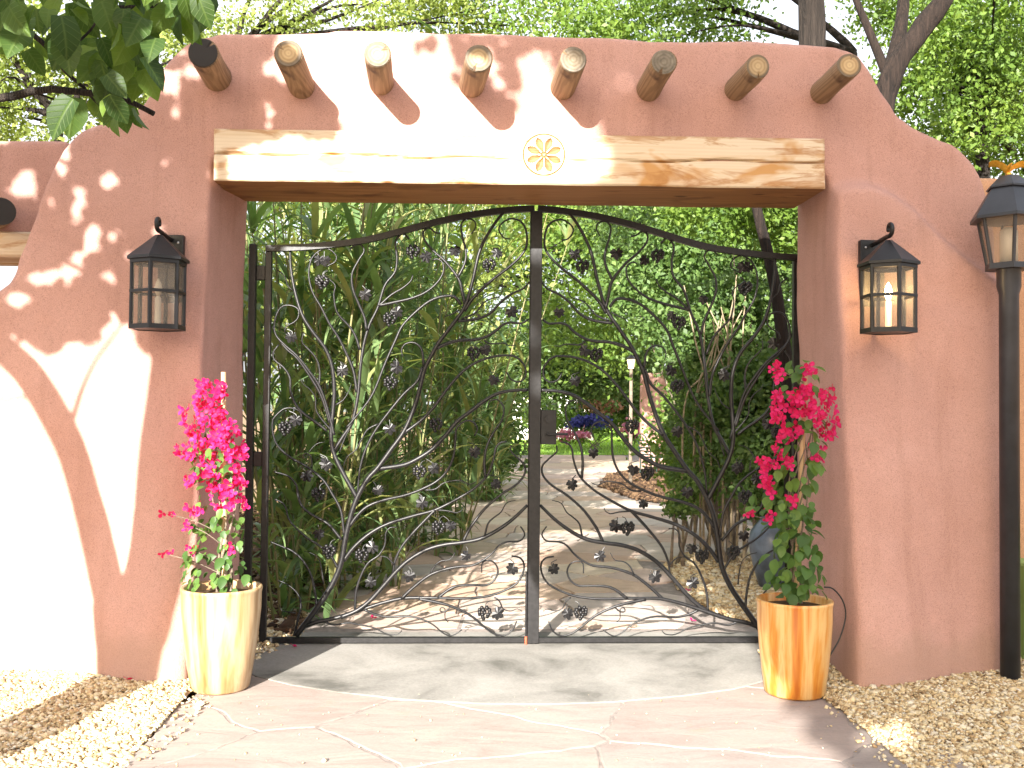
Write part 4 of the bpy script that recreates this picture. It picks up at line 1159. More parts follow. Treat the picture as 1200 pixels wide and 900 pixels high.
def bract_mesh(v):
    V = []; F = []
    for b in range(3):
        a = 2*math.pi*b/3 + 0.3*v
        ca, sa = math.cos(a), math.sin(a)
        prof = [(0.02, 0.0, 0.0), (0.30, 0.34, 0.10), (0.62, 0.46, 0.26), (0.92, 0.30, 0.36), (1.10, 0.0, 0.34+0.1*v)]
        n0 = len(V)
        for (l, wd, hgt) in prof:
            for s in (-1, 0, 1):
                x, y, z = l, s*wd, hgt+(0.10 if s else 0.0)
                V.append((ca*x-sa*y, sa*x+ca*y, z))
        for k in range(4):
            for s in range(2):
                q = n0+k*3+s
                F.append((q, q+3, q+4, q+1))
    me = fast('bract', np.array(V)*0.027, F, None, True)
    me.materials.append(BRACT)
    return me
BRM = [bract_mesh(v) for v in (0, 1, 2)]
def leaf_mesh(name, mat, L, W, curl=0.15, fold=0.12, heart=False):
    V = []; F = []
    prof = [(0.0, 0.02), (0.08, 0.22 if not heart else 0.36), (0.25, 0.44), (0.5, 0.50), (0.75, 0.34), (0.92, 0.12), (1.0, 0.0)]
    for (l, wd) in prof:
        for s in (-1, 0, 1):
            V.append((s*wd*W, l*L - (0.05*L if heart and l == 0.08 and s else 0), -curl*l*l*L + fold*abs(s)*wd*W*2))
    for k in range(len(prof)-1):
        for s in range(2):
            q = k*3+s
            F.append((q, q+1, q+4, q+3))
    me = fast(name, V, F, None, True); me.materials.append(mat)
    return me
BLM = [leaf_mesh('leaf', LEAFBOUG, 0.060, 0.046), leaf_mesh('leaf', LEAFBOUG, 0.075, 0.055, 0.3), leaf_mesh('leaf', LEAFBOUG, 0.045, 0.036, 0.05)]
def orient(direction, spin, scale):
    q = Vector(direction).normalized().to_track_quat('Z', 'Y')
    return q.to_matrix().to_4x4() @ Matrix.Rotation(spin, 4, 'Z') @ Matrix.Scale(scale, 4)
def place(name, me, root, p, mat4):
    o = bpy.data.objects.new(name, me); COL.objects.link(o)
    o.parent = root
    o.matrix_local = Matrix.Translation(Vector(np.array(p)-org(root))) @ mat4
    return o
def sample_px(poly, k):
    xs = [p[0] for p in poly]; ys = [p[1] for p in poly]
    out = []
    while len(out) < k:
        x = rng.uniform(min(xs), max(xs)); y = rng.uniform(min(ys), max(ys))
        if inpoly(x, y, poly): out.append((x, y))
    return out
def bougainvillea(pc, h, stake, pinks, greens, stray, label, leafscale):
    root = thing('bougainvillea', (pc[0], pc[1], h*0.93), label, 'flowering plant', 'bougainvilleas in the tall pots')
    Y0 = pc[1]
    s0 = np.array([pc[0]+0.01, Y0+0.02, h*0.9]); s1 = at(*stake, Y0+0.02)
    V, F = tube(resample([s0, (s0+s1)/2, s1], 0.1), [0.016, 0.014], 10); mobj('stake', V, F, STAKE, root, s0)
    # twining stems
    for k in range(5):
        P = []
        top = s0 + (s1-s0)*rng.uniform(0.7, 0.97)
        ph = rng.uniform(0, 6.28); rr_ = rng.uniform(0.03, 0.07)
        for q in range(12):
            f_ = q/11
            b = s0+(top-s0)*f_
            P.append(b+np.array([rr_*math.cos(ph+f_*5)*(0.6+f_), rr_*math.sin(ph+f_*5), 0]))
        V, F = tube(resample(P, 0.04), [0.008, 0.005, 0.003], 6); mobj('stem', V, F, TWIG, root)
    def core(py, px):
        f_ = np.clip((at(px, py, Y0)[2]-s0[2])/(s1[2]-s0[2]), 0, 1)
        return s0+(s1-s0)*f_
    nb = nl = 0
    for poly_, k in pinks:
        for (x, y) in sample_px(poly_, int(k*1.42)):
            p = at(x, y, Y0 + rng.uniform(-0.13, 0.06))
            c_ = core(y, x)
            d = (p-c_)+np.array([0, -0.10, 0.03])+rng.normal(0, 0.05, 3)
            place('bract', BRM[int(rng.integers(3))], root, p, orient(d, rng.uniform(0, 6.28), rng.uniform(0.75, 1.2)))
            nb += 1
            if rng.random() < 0.35:
                pass
    for poly_, k in greens:
        for (x, y) in sample_px(poly_, k):
            p = at(x, y, Y0 + rng.uniform(-0.12, 0.08))
            c_ = core(y, x)
            out = (p-c_)*np.array([1, 1, 0.2])+np.array([0, -0.06, 0])+rng.normal(0, 0.04, 3)
            out /= np.linalg.norm(out)+1e-6
            tip = out*0.6+np.array([0, 0, -0.65])+rng.normal(0, 0.25, 3)
            nrm = out + np.array([0, 0, 0.7]) + rng.normal(0, 0.25, 3)
            yv = Vector(tip).normalized(); zv = Vector(nrm); zv = (zv - yv*zv.dot(yv)).normalized(); xv = yv.cross(zv)
            mt = Matrix((xv, yv, zv)).transposed().to_4x4() @ Matrix.Scale(rng.uniform(0.75, 1.2)*leafscale, 4)
            place('leaf', BLM[int(rng.integers(3))], root, p, mt)
    for (x, y) in stray:
        p = at(x, y, Y0-0.06); c_ = core(min(y+25, 690), x)
        V, F = tube(resample([c_, (c_+p)/2+np.array([0, -0.02, 0.02]), p], 0.03), [0.004, 0.002], 5); mobj('stem', V, F, TWIG, root)
        for k in range(3):
            place('bract', BRM[k], root, p+rng.normal(0, 0.015, 3), orient(rng.normal(0, 1, 3)+np.array([0, -1.5, 0]), rng.uniform(0, 6), rng.uniform(0.7, 1.0)))
        for k in range(3):
            q_ = (c_*0.4+p*0.6)+rng.normal(0, 0.02, 3)
            place('leaf', BLM[k], root, q_, orient(rng.normal(0, 1, 3)+np.array([0, -1, 0.4]), rng.uniform(0, 6), leafscale))
    return root
pinkL = [([(228,447),(258,443),(264,462),(262,490),(232,486),(226,462)], 34), ([(212,478),(240,474),(262,488),(268,520),(252,540),(226,532),(214,505)], 46), ([(250,480),(270,484),(288,520),(292,545),(272,556),(252,540)], 40), ([(204,520),(232,516),(240,540),(206,536)], 14), ([(232,536),(280,548),(288,568),(262,582),(236,566)], 34), ([(216,558),(232,554),(234,570),(218,574)], 7), ([(242,574),(286,578),(288,598),(270,604),(244,590)], 16), ([(218,590),(240,592),(238,606),(222,604)], 7)]
greenL = [([(225,500),(272,500),(276,560),(232,560)], 26), ([(226,545),(270,545),(274,610),(228,606)], 26), ([(220,606),(282,600),(282,640),(226,640)], 36), ([(214,640),(286,636),(290,690),(214,690)], 70), ([(208,660),(236,655),(240,690),(218,690)], 12), ([(232,520),(258,510),(258,530),(236,540)], 8)]
bougainvillea(pcL, hL_, (262, 436), pinkL, greenL, [(200, 603), (197, 650), (224, 644), (274, 642), (222, 616), (208, 528)], 'magenta bougainvillea on a stake in the cream pot', 0.82)
pinkR = [([(944,452),(975,456),(982,480),(980,512),(962,516),(948,500)], 44), ([(922,462),(950,452),(958,482),(930,492)], 30), ([(904,462),(918,456),(922,490),(908,500)], 18), ([(912,498),(936,498),(938,516),(914,518)], 14), ([(905,425),(918,425),(918,446),(904,446)], 7), ([(944,430),(956,426),(956,444),(938,444)], 7), ([(908,522),(932,530),(930,552),(910,548)], 13), ([(884,536),(910,540),(906,566),(884,560)], 14), ([(950,522),(966,522),(966,540),(942,544)], 10), ([(892,566),(908,566),(906,580),(892,578)], 5), ([(920,582),(934,582),(930,596),(920,594)], 4), ([(896,592),(906,592),(906,612),(900,620)], 4)]
greenR = [([(918,420),(956,418),(958,470),(920,470)], 26), ([(920,490),(966,490),(960,545),(916,545)], 36), ([(905,540),(956,540),(956,600),(905,600)], 44), ([(880,575),(905,575),(905,600),(884,600)], 10), ([(905,598),(955,598),(958,640),(908,640)], 56), ([(902,636),(962,636),(964,698),(904,698)], 90)]
bougainvillea(pcR, hR_, (944, 436), pinkR, greenR, [(877, 603), (908, 432)], 'tall bougainvillea with magenta flowers over dense leaves in the orange pot', 1.08)
# bamboo cane stubs, drip tube
P = [at(966, 688, pcR[1]+0.02), at(976, 690, pcR[1]+0.05), at(987, 703, pcR[1]+0.08), at(991, 722, pcR[1]+0.10), at(984, 748, pcR[1]+0.10), at(971, 772, pcR[1]+0.09), at(967, 790, pcR[1]+0.07)]
e = gnd(969, 806); P.append(np.array([e[0], e[1], 0.008]))
V, F = tube(resample(P, 0.02), 0.0045, 7)
tag(mobj('drip_tube', V, F, RUBBER, None, P[-1], True), 'thin black irrigation tube looping from the orange pot to the ground', 'tube')
# fallen bracts
for (x, y, lab) in [(344, 757, 'fallen purple bract near the left hinge of the gate'), (437, 724, 'fallen red bract on the path behind the left gate leaf'), (811, 727, 'fallen pink bract behind the bottom of the right gate leaf'), (806, 692, 'fallen pink bract on the gravel edge behind the gate'), (150, 803, 'fallen bract on the shaded gravel at the wall foot')]:
    p = gnd(x, y, 0.02)
    o = link('fallen_bract', BRM[1], None, (p[0], p[1], 0.016 if x != 150 else 0.05))
    o.rotation_euler = (rng.uniform(-.4, .4), rng.uniform(-.4, .4), rng.uniform(0, 6))
    tag(o, lab, 'petal', 'fallen bougainvillea bracts')

# ================================================================== FOLIAGE
def leafcards(P, size, aspect=0.55, droop=0.3, fold=0.18):
    """one folded rhombus per leaf"""
    k = len(P)
    a = rng.normal(size=(k, 3)); a[:, 2] -= droop; a /= np.linalg.norm(a, axis=1)[:, None]
    n_ = rng.normal(size=(k, 3)); n_[:, 2] += 0.5; n_[:, 1] -= 0.9
    b = np.cross(n_, a); b /= np.linalg.norm(b, axis=1)[:, None]+1e-9
    n_ = np.cross(a, b)
    s = size*np.exp(rng.normal(0, 0.22, k))[:, None]
    V = np.stack([P-a*s*0.5, P+b*s*aspect*0.5+n_*s*fold*0.5-a*s*0.05, P+a*s*0.5, P-b*s*aspect*0.5+n_*s*fold*0.5-a*s*0.05], 1).reshape(-1, 3)
    F = np.arange(4*k).reshape(-1, 4)
    return V, F
def clumps(ell, ncl, per, spread):
    """leaf points in clumps inside ellipsoids [(c, r)]"""
    out = []; cen = []; ti = []
    vol = np.array([e[1][0]*e[1][1]*e[1][2] for e in ell]); vol = vol/vol.sum()
    for _ in range(ncl):
        c_, r_ = ell[int(rng.choice(len(ell), p=vol))]
        d = rng.normal(size=3); d /= np.linalg.norm(d)
        q = np.array(c_)+d*np.array(r_)*rng.uniform(0.35, 1.0)**0.6
        cen.append(q)
        kk = int(per*rng.uniform(0.5, 1.5))
        sp_ = spread*rng.uniform(0.6, 1.3)
        out.append(q+rng.normal(size=(kk, 3))*np.array([sp_, sp_, sp_*0.6]))
        ti.append(np.clip(rng.uniform(0.15, 0.85)+rng.normal(0, 0.15, kk), 0, 1))
    return np.concatenate(out), cen, np.concatenate(ti)
def limbs(root, name, base, cen, r0, mat, nb=10, rise=0.35):
    for k in range(min(nb, len(cen))):
        c_ = cen[k]
        mid = base*0.45+c_*0.55+np.array([0, 0, rise*rng.uniform(0, 1)])+rng.normal(0, 0.15, 3)
        V, F = tube(resample([base, base*0.75+mid*0.25+rng.normal(0, .05, 3), mid, c_], 0.25), [r0, r0*0.6, r0*0.22, r0*0.08], 7)
        mobj(name, V, F, mat, root, None, True)
def tree(name, label, cat, trunk, r0, ell, ncl, per, spread, size, lmat, bmat, nb=10, group=None, aspect=0.55, keep=None):
    """trunk: list of points base..top"""
    b = np.array(trunk[0], float)
    root = thing(name, b, label, cat, group)
    V, F = tube(resample([np.array(t, float)-(np.array([0, 0, .08]) if i == 0 else 0) for i, t in enumerate(trunk)], 0.15), np.linspace(r0, r0*0.55, 6)*np.array([1.3, 1, 1, 1, 1, 1]), 14)
    V = [np.array(v)+np.array(mnoise.noise_vector(Vector((v[0]*6, v[1]*6, v[2]*2))))*r0*0.22 for v in V]
    mobj('trunk', V, F, bmat, root, b, True)
    P, cen, ti = clumps(ell, ncl, per, spread)
    ok = P[:, 2] > 0.03
    if keep is not None: ok &= keep(P)
    P, ti = P[ok], ti[ok]
    limbs(root, 'limb', np.array(trunk[-1], float), cen, r0*0.55, bmat, nb)
    V, F = leafcards(P, size, aspect)
    o = mobj('crown', V, F, lmat, root, None, False, ti)
    o['kind'] = 'stuff'
    return root
def px3(px, py, d):
    return at(px, py, CAM[1]+d)

# ---- trees behind the wall
TG = 'trees behind the gateway'
def bgtree(name, label, px, d, crown, r0, ncl, per, spread, size, lmat, bmat, nb=10, lean=0.0, top=None):
    """crown: [(px,py,dd,rx_px,ry_px)] in photo pixels at distance d"""
    sc = d/FPX
    ell = [(px3(x, y, d+dd), (rx_*sc, max(rx_*sc*0.7, 0.8), ry_*sc)) for x, y, dd, rx_, ry_ in crown]
    bx = px3(px, 500, d); base = (bx[0], bx[1], 0.0)
    c0 = ell[0][0]
    tp = top if top is not None else (bx[0]+lean, bx[1], max(2.0, c0[2]-ell[0][1][2]*0.35))
    midp = ((base[0]+tp[0])/2+0.1, base[1], tp[2]*0.5)
    return tree(name, label, 'tree', [base, midp, tp], r0, ell, ncl, per, spread, size, lmat, bmat, nb, TG)
# thick trunk above the right half of the wall
tA = bgtree('elm_tree', 'thick rough barked tree rising behind the lintel right of centre', 957, 9.4, [(930, -330, 0.6, 260, 100), (820, -10, 4.5, 120, 50)], 0.20, 110, 80, 0.30, 0.085, LEAFTREE, BARK, 10, 0, tuple(px3(948, -30, 9.4)))
# forked dark trunk to the right
tb = [px3(1020, 500, 9.0)*np.array([1, 1, 0]), px3(1030, 200, 9.0), px3(1042, 95, 9.0), px3(1075, 40, 9.0), px3(1112, -10, 9.0), px3(1150, -80, 9.2)]
tB = tree('elm_tree', 'dark forked tree leaning right above the wall shoulder', 'tree', tb, 0.15, [(px3(1180, 40, 11.2), (1.3, 1.1, 1.6))], 95, 85, 0.22, 0.075, LEAFTREE, BARKRED, 1, TG)
for pts, r_ in (([(1040, 100), (1052, 50), (1058, 10), (1062, -60)], 0.085), ([(1043, 96), (1020, 40), (1000, -10), (985, -70)], 0.05)):
    V, F = tube(resample([px3(x, y, 9.0+0.1*i) for i, (x, y) in enumerate(pts)], 0.1), [r_, r_*0.7, r_*0.5], 10)
    mobj('limb', V, F, BARKRED, tB, None, True)
bgtree('elm_tree', 'bright green tree filling the upper right corner behind the wall', 1150, 13.0, [(1120, 90, 0, 110, 110), (1200, 130, 1, 120, 120), (1080, 10, 1.5, 120, 70), (1190, 20, 0, 90, 80)], 0.14, 270, 105, 0.26, 0.080, LEAFTREE, BARK, 10)
bgtree('elm_tree', 'pale green tree above the middle of the wall', 270, 15.5, [(480, 40, 0, 130, 75), (400, -20, 1, 130, 60), (560, 10, 0.5, 110, 60)], 0.13, 110, 80, 0.26, 0.085, LEAFPALE, BARK, 8)
bgtree('elm_tree', 'green tree above the wall between the middle log ends', 1000, 14.0, [(690, 35, 0, 110, 55), (620, 0, 1.5, 120, 55), (780, 20, 0.5, 130, 60)], 0.12, 135, 80, 0.25, 0.080, LEAFTREE, BARK, 8)
bgtree('elm_tree', 'sunlit tree behind the wall at the upper left', 60, 14.5, [(60, 110, 0, 130, 85), (-60, 60, 0, 120, 120), (150, 60, 1, 140, 80), (270, 10, 1.0, 110, 60)], 0.13, 230, 85, 0.26, 0.082, LEAFPALE, BARK, 8)
# far tree mass visible through the gate
bgtree('ash_tree', 'hazy yellow green tree far behind the middle of the gate', 560, 27, [(690, 300, 0, 110, 90), (620, 250, 2, 110, 90), (760, 260, 2, 120, 90), (700, 380, -1, 80, 55)], 0.18, 330, 90, 0.55, 0.15, LEAFTREE, BARK, 6)
bgtree('ash_tree', 'dark green tree behind the right gate leaf', 800, 19, [(800, 315, 0, 110, 80), (880, 280, 1, 110, 100), (760, 240, 2, 100, 70)], 0.14, 250, 95, 0.34, 0.11, LEAFDARK, BARK, 6)
bgtree('ash_tree', 'shady tree behind the far garden lamp', 560, 33, [(670, 430, 0, 70, 40), (620, 400, 1, 60, 60), (730, 420, 0, 55, 45)], 0.16, 200, 80, 0.55, 0.17, LEAFDARK, BARK, 6)
# brown leaning trunk inside the right jamb
tb = [px3(935, 660, 8.6)*np.array([1, 1, 0]), px3(926, 520, 8.6), px3(921, 420, 8.6), px3(905, 320, 8.6), px3(888, 245, 8.6), px3(870, 150, 8.7)]
tree('lilac_tree', 'slim brown leaning trunk just inside the right jamb', 'tree', tb, 0.075, [(px3(850, 230, 9.6), (0.9, 0.6, 0.45)), (px3(930, 250, 9.8), (0.6, 0.6, 0.6))], 90, 80, 0.16, 0.065, LEAFTREE, BARKRED, 6, TG)

# ---- shrubs behind the right gate leaf
SG = 'shrubs along the garden path'
def shrub(label, d, crown, ncl, per, spread, size, lmat, nst=7, aspect=0.62, group=SG):
    sc = d/FPX
    ell = [(px3(x, y, d+dd), (rx_*sc, max(rx_*sc*0.7, 0.4), ry_*sc)) for x, y, dd, rx_, ry_ in crown]
    c0 = ell[0][0]; base = np.array([c0[0], c0[1], 0.0])
    root = thing('shrub', base, label, 'shrub', group)
    P, cen, ti = clumps(ell, ncl, per, spread)
    ok = P[:, 2] > 0.03; P, ti = P[ok], ti[ok]
    for k in range(nst):
        c_ = cen[k]; b = base+np.array([rng.normal(0, .12), rng.normal(0, .12), -0.03])
        V, F = tube(resample([b, b*0.5+c_*0.5+rng.normal(0, .12, 3), c_], 0.15), [0.022, 0.014, 0.006], 6); mobj('stem', V, F, TWIG, root, None, True)
    V, F = leafcards(P, size, aspect)
    o = mobj('foliage', V, F, lmat, root, None, False, ti); o['kind'] = 'stuff'
    return root
shrub('dense leafy shrub with pale stems behind the right gate leaf', 10.5, [(850, 500, 0, 55, 70), (860, 400, 0.2, 60, 80), (835, 420, 0.6, 40, 70)], 230, 85, 0.15, 0.062, LEAFDARK, 14)
shrub('low bright green shrub by the mulch bed right of the path', 13.0, [(818, 520, 0, 38, 55), (822, 465, 0.4, 38, 55), (840, 550, -1, 45, 40)], 170, 80, 0.17, 0.07, LEAFTREE, 6)
shrub('dark shrub beside the blue grey urn', 9.6, [(900, 560, 0, 45, 60), (880, 480, 0.4, 50, 70), (930, 480, 0, 40, 90)], 170, 85, 0.14, 0.06, LEAFDARK, 8)
shrub('tall green shrub under the lintel on the right', 12.5, [(850, 300, 0, 90, 60), (780, 330, 0.8, 70, 70), (900, 340, 0, 60, 60), (820, 380, 0, 60, 50)], 230, 85, 0.18, 0.072, LEAFDARK, 8)
shrub('ground hugging plant at the edge of the gravel bed behind the gate', 10.0, [(800, 590, 0, 14, 16), (808, 560, 0, 16, 18)], 26, 50, 0.06, 0.05, LEAFDARK, 3)
shrub('dark bushes massed behind the far garden lamp', 41.0, [(700, 448, 0, 45, 22), (655, 432, 0.5, 45, 32), (725, 430, 0.5, 40, 30), (735, 468, 0, 18, 24)], 170, 80, 0.5, 0.19, LEAFDARK, 3)
# pale bare stems in the shrub
PALESTEM = mat_simple('pale_stem', (0.24, 0.19, 0.12), 0.8, 0, 15, 0.35)
rootS = thing('bare_stems', px3(835, 500, 10.2)*np.array([1, 1, 0]), 'cluster of pale bare woody stems in the shrubbery behind the right gate leaf', 'stems')
for k in range(12):
    a = px3(rng.uniform(800, 880), 480, 10.2); b = px3(rng.uniform(800, 890), rng.uniform(320, 390), 10.0+rng.uniform(-.2, .4))
    base = np.array([a[0], a[1], -0.03])
    V, F = tube(resample([base, a, (a+b)/2+rng.normal(0, .05, 3), b], 0.1), [0.014, 0.011, 0.006], 6); mobj('stem', V, F, PALESTEM, rootS)

# ---- giant reeds left behind the gate
blade_root = np.array([])
def blade_verts(p, az, L, W, up, bend, n=7):
    V = []
    dh = np.array([math.cos(az), math.sin(az), 0]); sd = np.array([-math.sin(az), math.cos(az), 0])
    th = up
    q = np.array(p, float)
    for k in range(n+1):
        f_ = k/n
        wd = W*(0.55+0.9*f_ if f_ < 0.3 else 0.82*(1-((f_-0.3)/0.7)**1.6)+0.0)*0.5
        V += [q+sd*wd+np.array([0, 0, 0.15*wd]), q+np.array([0, 0, -0.25*wd]), q-sd*wd+np.array([0, 0, 0.15*wd])]
        q = q + (dh*math.cos(th)+np.array([0, 0, math.sin(th)]))*L/n
        th -= bend/n
    return V
BF = []
for k in range(7):
    for s in range(2):
        q = k*3+s; BF.append((q, q+1, q+4, q+3))
BF = np.array(BF)
reedlabels = [('giant reed clump against the left jamb behind the gate', 8.2, (318, 400), 26),
              ('giant reed clump with broad blades behind the left gate leaf', 9.4, (370, 470), 28),
              ('giant reed clump leaning over the path edge in mid garden', 11.5, (430, 545), 30),
              ('tall giant reed clump at the back behind the left gate leaf', 13.5, (330, 520), 30),
              ('giant reed clump where the path narrows left of the lawn', 17.5, (520, 592), 26)]
for lab, d, (x0, x1), ns in reedlabels:
    cpt = px3((x0+x1)/2, 560, d)
    root = thing('giant_reed', (cpt[0], cpt[1], 0), lab, 'reeds', 'giant reeds along the path')
    rest = []; rt = []; shown = 0
    for k in range(ns):
        dd = d+rng.uniform(-0.8, 0.8)
        b = px3(rng.uniform(x0, x1), 560, dd); b[2] = -0.05
        H = rng.uniform(3.2, 5.2) if d > 9 else rng.uniform(2.6, 4.2)
        if d > 17: H = rng.uniform(1.6, 3.6)
        lean = rng.normal(0, 0.12, 2)
        tip = b+np.array([lean[0]*H, lean[1]*H*0.5, H])
        mid = (b+tip)/2+np.array([rng.normal(0, .06), rng.normal(0, .06), 0])
        S = resample([b, mid, tip], 0.35)
        V, F = tube(S, [0.011, 0.009, 0.004], 6)
        mobj('cane', V, F, CANE, root, None, True)
        nbk = int(rng.integers(22, 30))
        for q in range(nbk):
            f_ = rng.uniform(0.03, 1.0)
            p = S[min(len(S)-1, int(f_*(len(S)-1)))]
            big = 1 if f_ > 0.15 else 0.7
            V = blade_verts(p, rng.uniform(0, 6.28), rng.uniform(0.5, 1.05)*big, rng.uniform(0.04, 0.105)*(1 if d < 12 else 1.15), rng.uniform(0.7, 1.35), rng.uniform(0.5, 2.6))
            if shown < 58 and f_ < 0.75:
                mobj('blade', V, BF, REED, root, None, True); shown += 1
            else:
                rest.append(V); rt.append(rng.random())
    Vr = np.array(rest).reshape(-1, 3); kk = len(rest)
    Fr = (BF[None]+(np.arange(kk)*24)[:, None, None]).reshape(-1, 4)
    o = mobj('blade_mass', Vr, Fr, REEDA, root, None, True, np.repeat(np.array(rt), 14)); o['kind'] = 'stuff'
# low grassy tufts at the foot of the reeds
Vr = []; rt = []
for k in range(900):
    x = rng.uniform(330, 590); d = np.interp(x, [330, 420, 500, 590], [8.2, 11.2, 16, 21])+rng.uniform(-0.4, 1.2)
    p = px3(x, 560, d); p[2] = -0.01
    Vr.append(blade_verts(p, rng.uniform(0, 6.28), rng.uniform(0.3, 0.9), rng.uniform(0.012, 0.03), rng.uniform(0.9, 1.5), rng.uniform(0.6, 2.2))); rt.append(rng.random())
kk = len(Vr)
o = mobj('grass_tufts', np.array(Vr).reshape(-1, 3), (BF[None]+(np.arange(kk)*24)[:, None, None]).reshape(-1, 4), REEDA, None, None, True, np.repeat(np.array(rt), 14))
tag(o, 'long grass growing at the foot of the reeds along the path', 'grass', None, 'stuff')
shrub('dark shrub at the end of the reeds beside the lawn', 20.0, [(575, 520, 0, 30, 30), (560, 480, 0, 35, 40), (590, 440, 2, 30, 50)], 120, 70, 0.25, 0.11, LEAFDARK, 4)
# tree behind the reeds
bgtree('poplar_tree', 'pale sunlit tree behind the reeds on the left', 420, 20, [(420, 300, 0, 130, 110), (330, 330, 1, 90, 120), (540, 290, 0, 90, 90), (470, 420, 1, 130, 70)], 0.15, 230, 80, 0.42, 0.13, LEAFPALE, BARK, 8)

# ================================================================== THINGS IN THE GARDEN
# urn
ub = gnd(905, 690); us = (ub[1]-CAM[1])/FPX
root = thing('ceramic_urn', (ub[0], ub[1], 0), 'blue grey glazed urn standing behind the orange pot inside the gate', 'urn')
hU = 84*us
g = MB(); g.lathe([(13*us, 0), (15*us, .01), (21*us, hU*0.25), (26*us, hU*0.5), (28*us, hU*0.66), (25*us, hU*0.82), (17*us, hU*0.93), (13*us, hU*0.97), (15*us, hU), (12*us, hU), (11*us, hU*0.96)], (ub[0], ub[1], 0.0), 36)
g.build('urn_body', URN, root, (ub[0], ub[1], 0), True)
# far garden lamp
fb = px3(739, 520, 21); fb[2] = 0
root = thing('garden_lamp', fb, 'small lamp on a slim pole far down the garden', 'lamp post')
zt = px3(739, 418, 21)[2]; zb = px3(739, 432, 21)[2]
g = MB(); g.lathe([(0.05, -0.05), (0.04, 0.1), (0.035, zb)], (fb[0], fb[1], 0), 12); g.build('pole', TWIG, root, None, True)
g = MB(); g.lathe([(0.06, zb), (0.09, zt-0.06), (0.08, zt-0.055)], (fb[0], fb[1], 0), 6); g.build('lamp_glass', mat_emit('warm_lamp_glass', (1.0, 0.82, 0.45), 0.35), root)
g = MB(); g.lathe([(0.12, zt-0.055), (0.12, zt-0.04), (0.02, zt+0.04)], (fb[0], fb[1], 0), 6); g.build('cap', LAMPIRON, root)
# pink adobe wall far inside
a = px3(752, 432, 26); b = px3(800, 432, 26)
adobe('garden_wall', [(a[0], b[0]+1.2, a[1], a[1]+0.4, -0.1, a[2]-0.1)], STUCCO, 'pink adobe garden wall half hidden by shrubs far behind the gate', 'wall', 0.07, 6)
# iron garden chairs
def chair(px, py, rot, label):
    b = gnd(px, py); root = thing('garden_chair', (b[0], b[1], 0), label, 'chair', 'iron garden chairs by the shrubs')
    ca, sa = math.cos(rot), math.sin(rot)
    W = lambda x, y, z: (b[0]+ca*x-sa*y, b[1]+sa*x+ca*y, z)
    w_ = 0.27
    for sx in (-1, 1):
        V, F = tube(resample([W(sx*w_, 0.24, 0), W(sx*w_, 0.22, 0.45), W(sx*w_*0.95, 0.30, 0.78), W(sx*w_*0.6, 0.34, 0.98)], 0.06), 0.016, 8); mobj('back_leg', V, F, CHAIRGREEN, root, None, True)
        V, F = tube(resample([W(sx*w_, -0.24, 0), W(sx*w_, -0.22, 0.66), W(sx*w_, 0.0, 0.68), W(sx*w_, 0.26, 0.66)], 0.05), 0.015, 8); mobj('front_leg', V, F, CHAIRGREEN, root, None, True)
    V, F = tube(resample([W(-w_*0.6, 0.34, 0.98), W(0, 0.35, 1.03), W(w_*0.6, 0.34, 0.98)], 0.05), 0.016, 8); mobj('top_rail', V, F, CHAIRGREEN, root, None, True)
    for k in range(6):
        y = -0.20+k*0.08
        V, F = tube([W(-w_, y, 0.45), W(w_, y, 0.45)], 0.017, 6); mobj('seat_slat', V, F, CHAIRGREEN, root)
    for k in range(5):
        z = 0.52+k*0.085
        V, F = tube([W(-w_*0.95, 0.24+k*0.02, z), W(w_*0.95, 0.24+k*0.02, z)], 0.02, 6); mobj('back_slat', V, F, CHAIRGREEN, root)
chair(766, 557, 1.9, 'nearer dark green iron garden chair beside the mulch bed')
chair(776, 545, 2.3, 'farther dark green iron chair half behind the shrub')
# flower border beyond the lawn
def flowers(label, px, py, d, rw, rh, mat, ncl):
    sc = d/FPX; c = px3(px, py, d)
    root = thing('flower_bed', (c[0], c[1], 0), label, 'flowers', 'flower border beyond the lawn')
    P, cen, ti = clumps([(c, (rw*sc, 0.5, rh*sc))], ncl, 40, 0.16)
    P = P[P[:, 2] > 0.02]
    V, F = leafcards(P, 0.13, 0.8); o = mobj('blossom', V, F, mat, root, None, False, rng.random(len(P))); o['kind'] = 'stuff'
    Q = P[::2]*np.array([1, 1, 0.75])+np.array([0, 0.1, -0.05]); Q = Q[Q[:, 2] > 0.0]
    V, F = leafcards(Q, 0.15, 0.5); o = mobj('foliage', V, F, LEAFTREE, root, None, False, rng.random(len(Q))); o['kind'] = 'stuff'
flowers('patch of blue flowers beyond the lawn', 690, 494, 38, 24, 5, PETALB, 14)
flowers('patch of pink flowers at the right end of the lawn', 740, 504, 36, 10, 7, PETAL, 14)
flowers('row of pale pink flowers along the lawn edge', 672, 509, 37, 16, 3, PETAL, 9)
flowers('mound of salmon coloured flowers behind the blue ones', 708, 476, 40, 22, 9, PETALS, 30)
shrub('rounded hedge plant behind the lawn', 42, [(690, 490, 0, 50, 14), (640, 488, 2, 40, 16), (740, 480, 1, 40, 20)], 90, 60, 0.35, 0.16, LEAFTREE, 3)
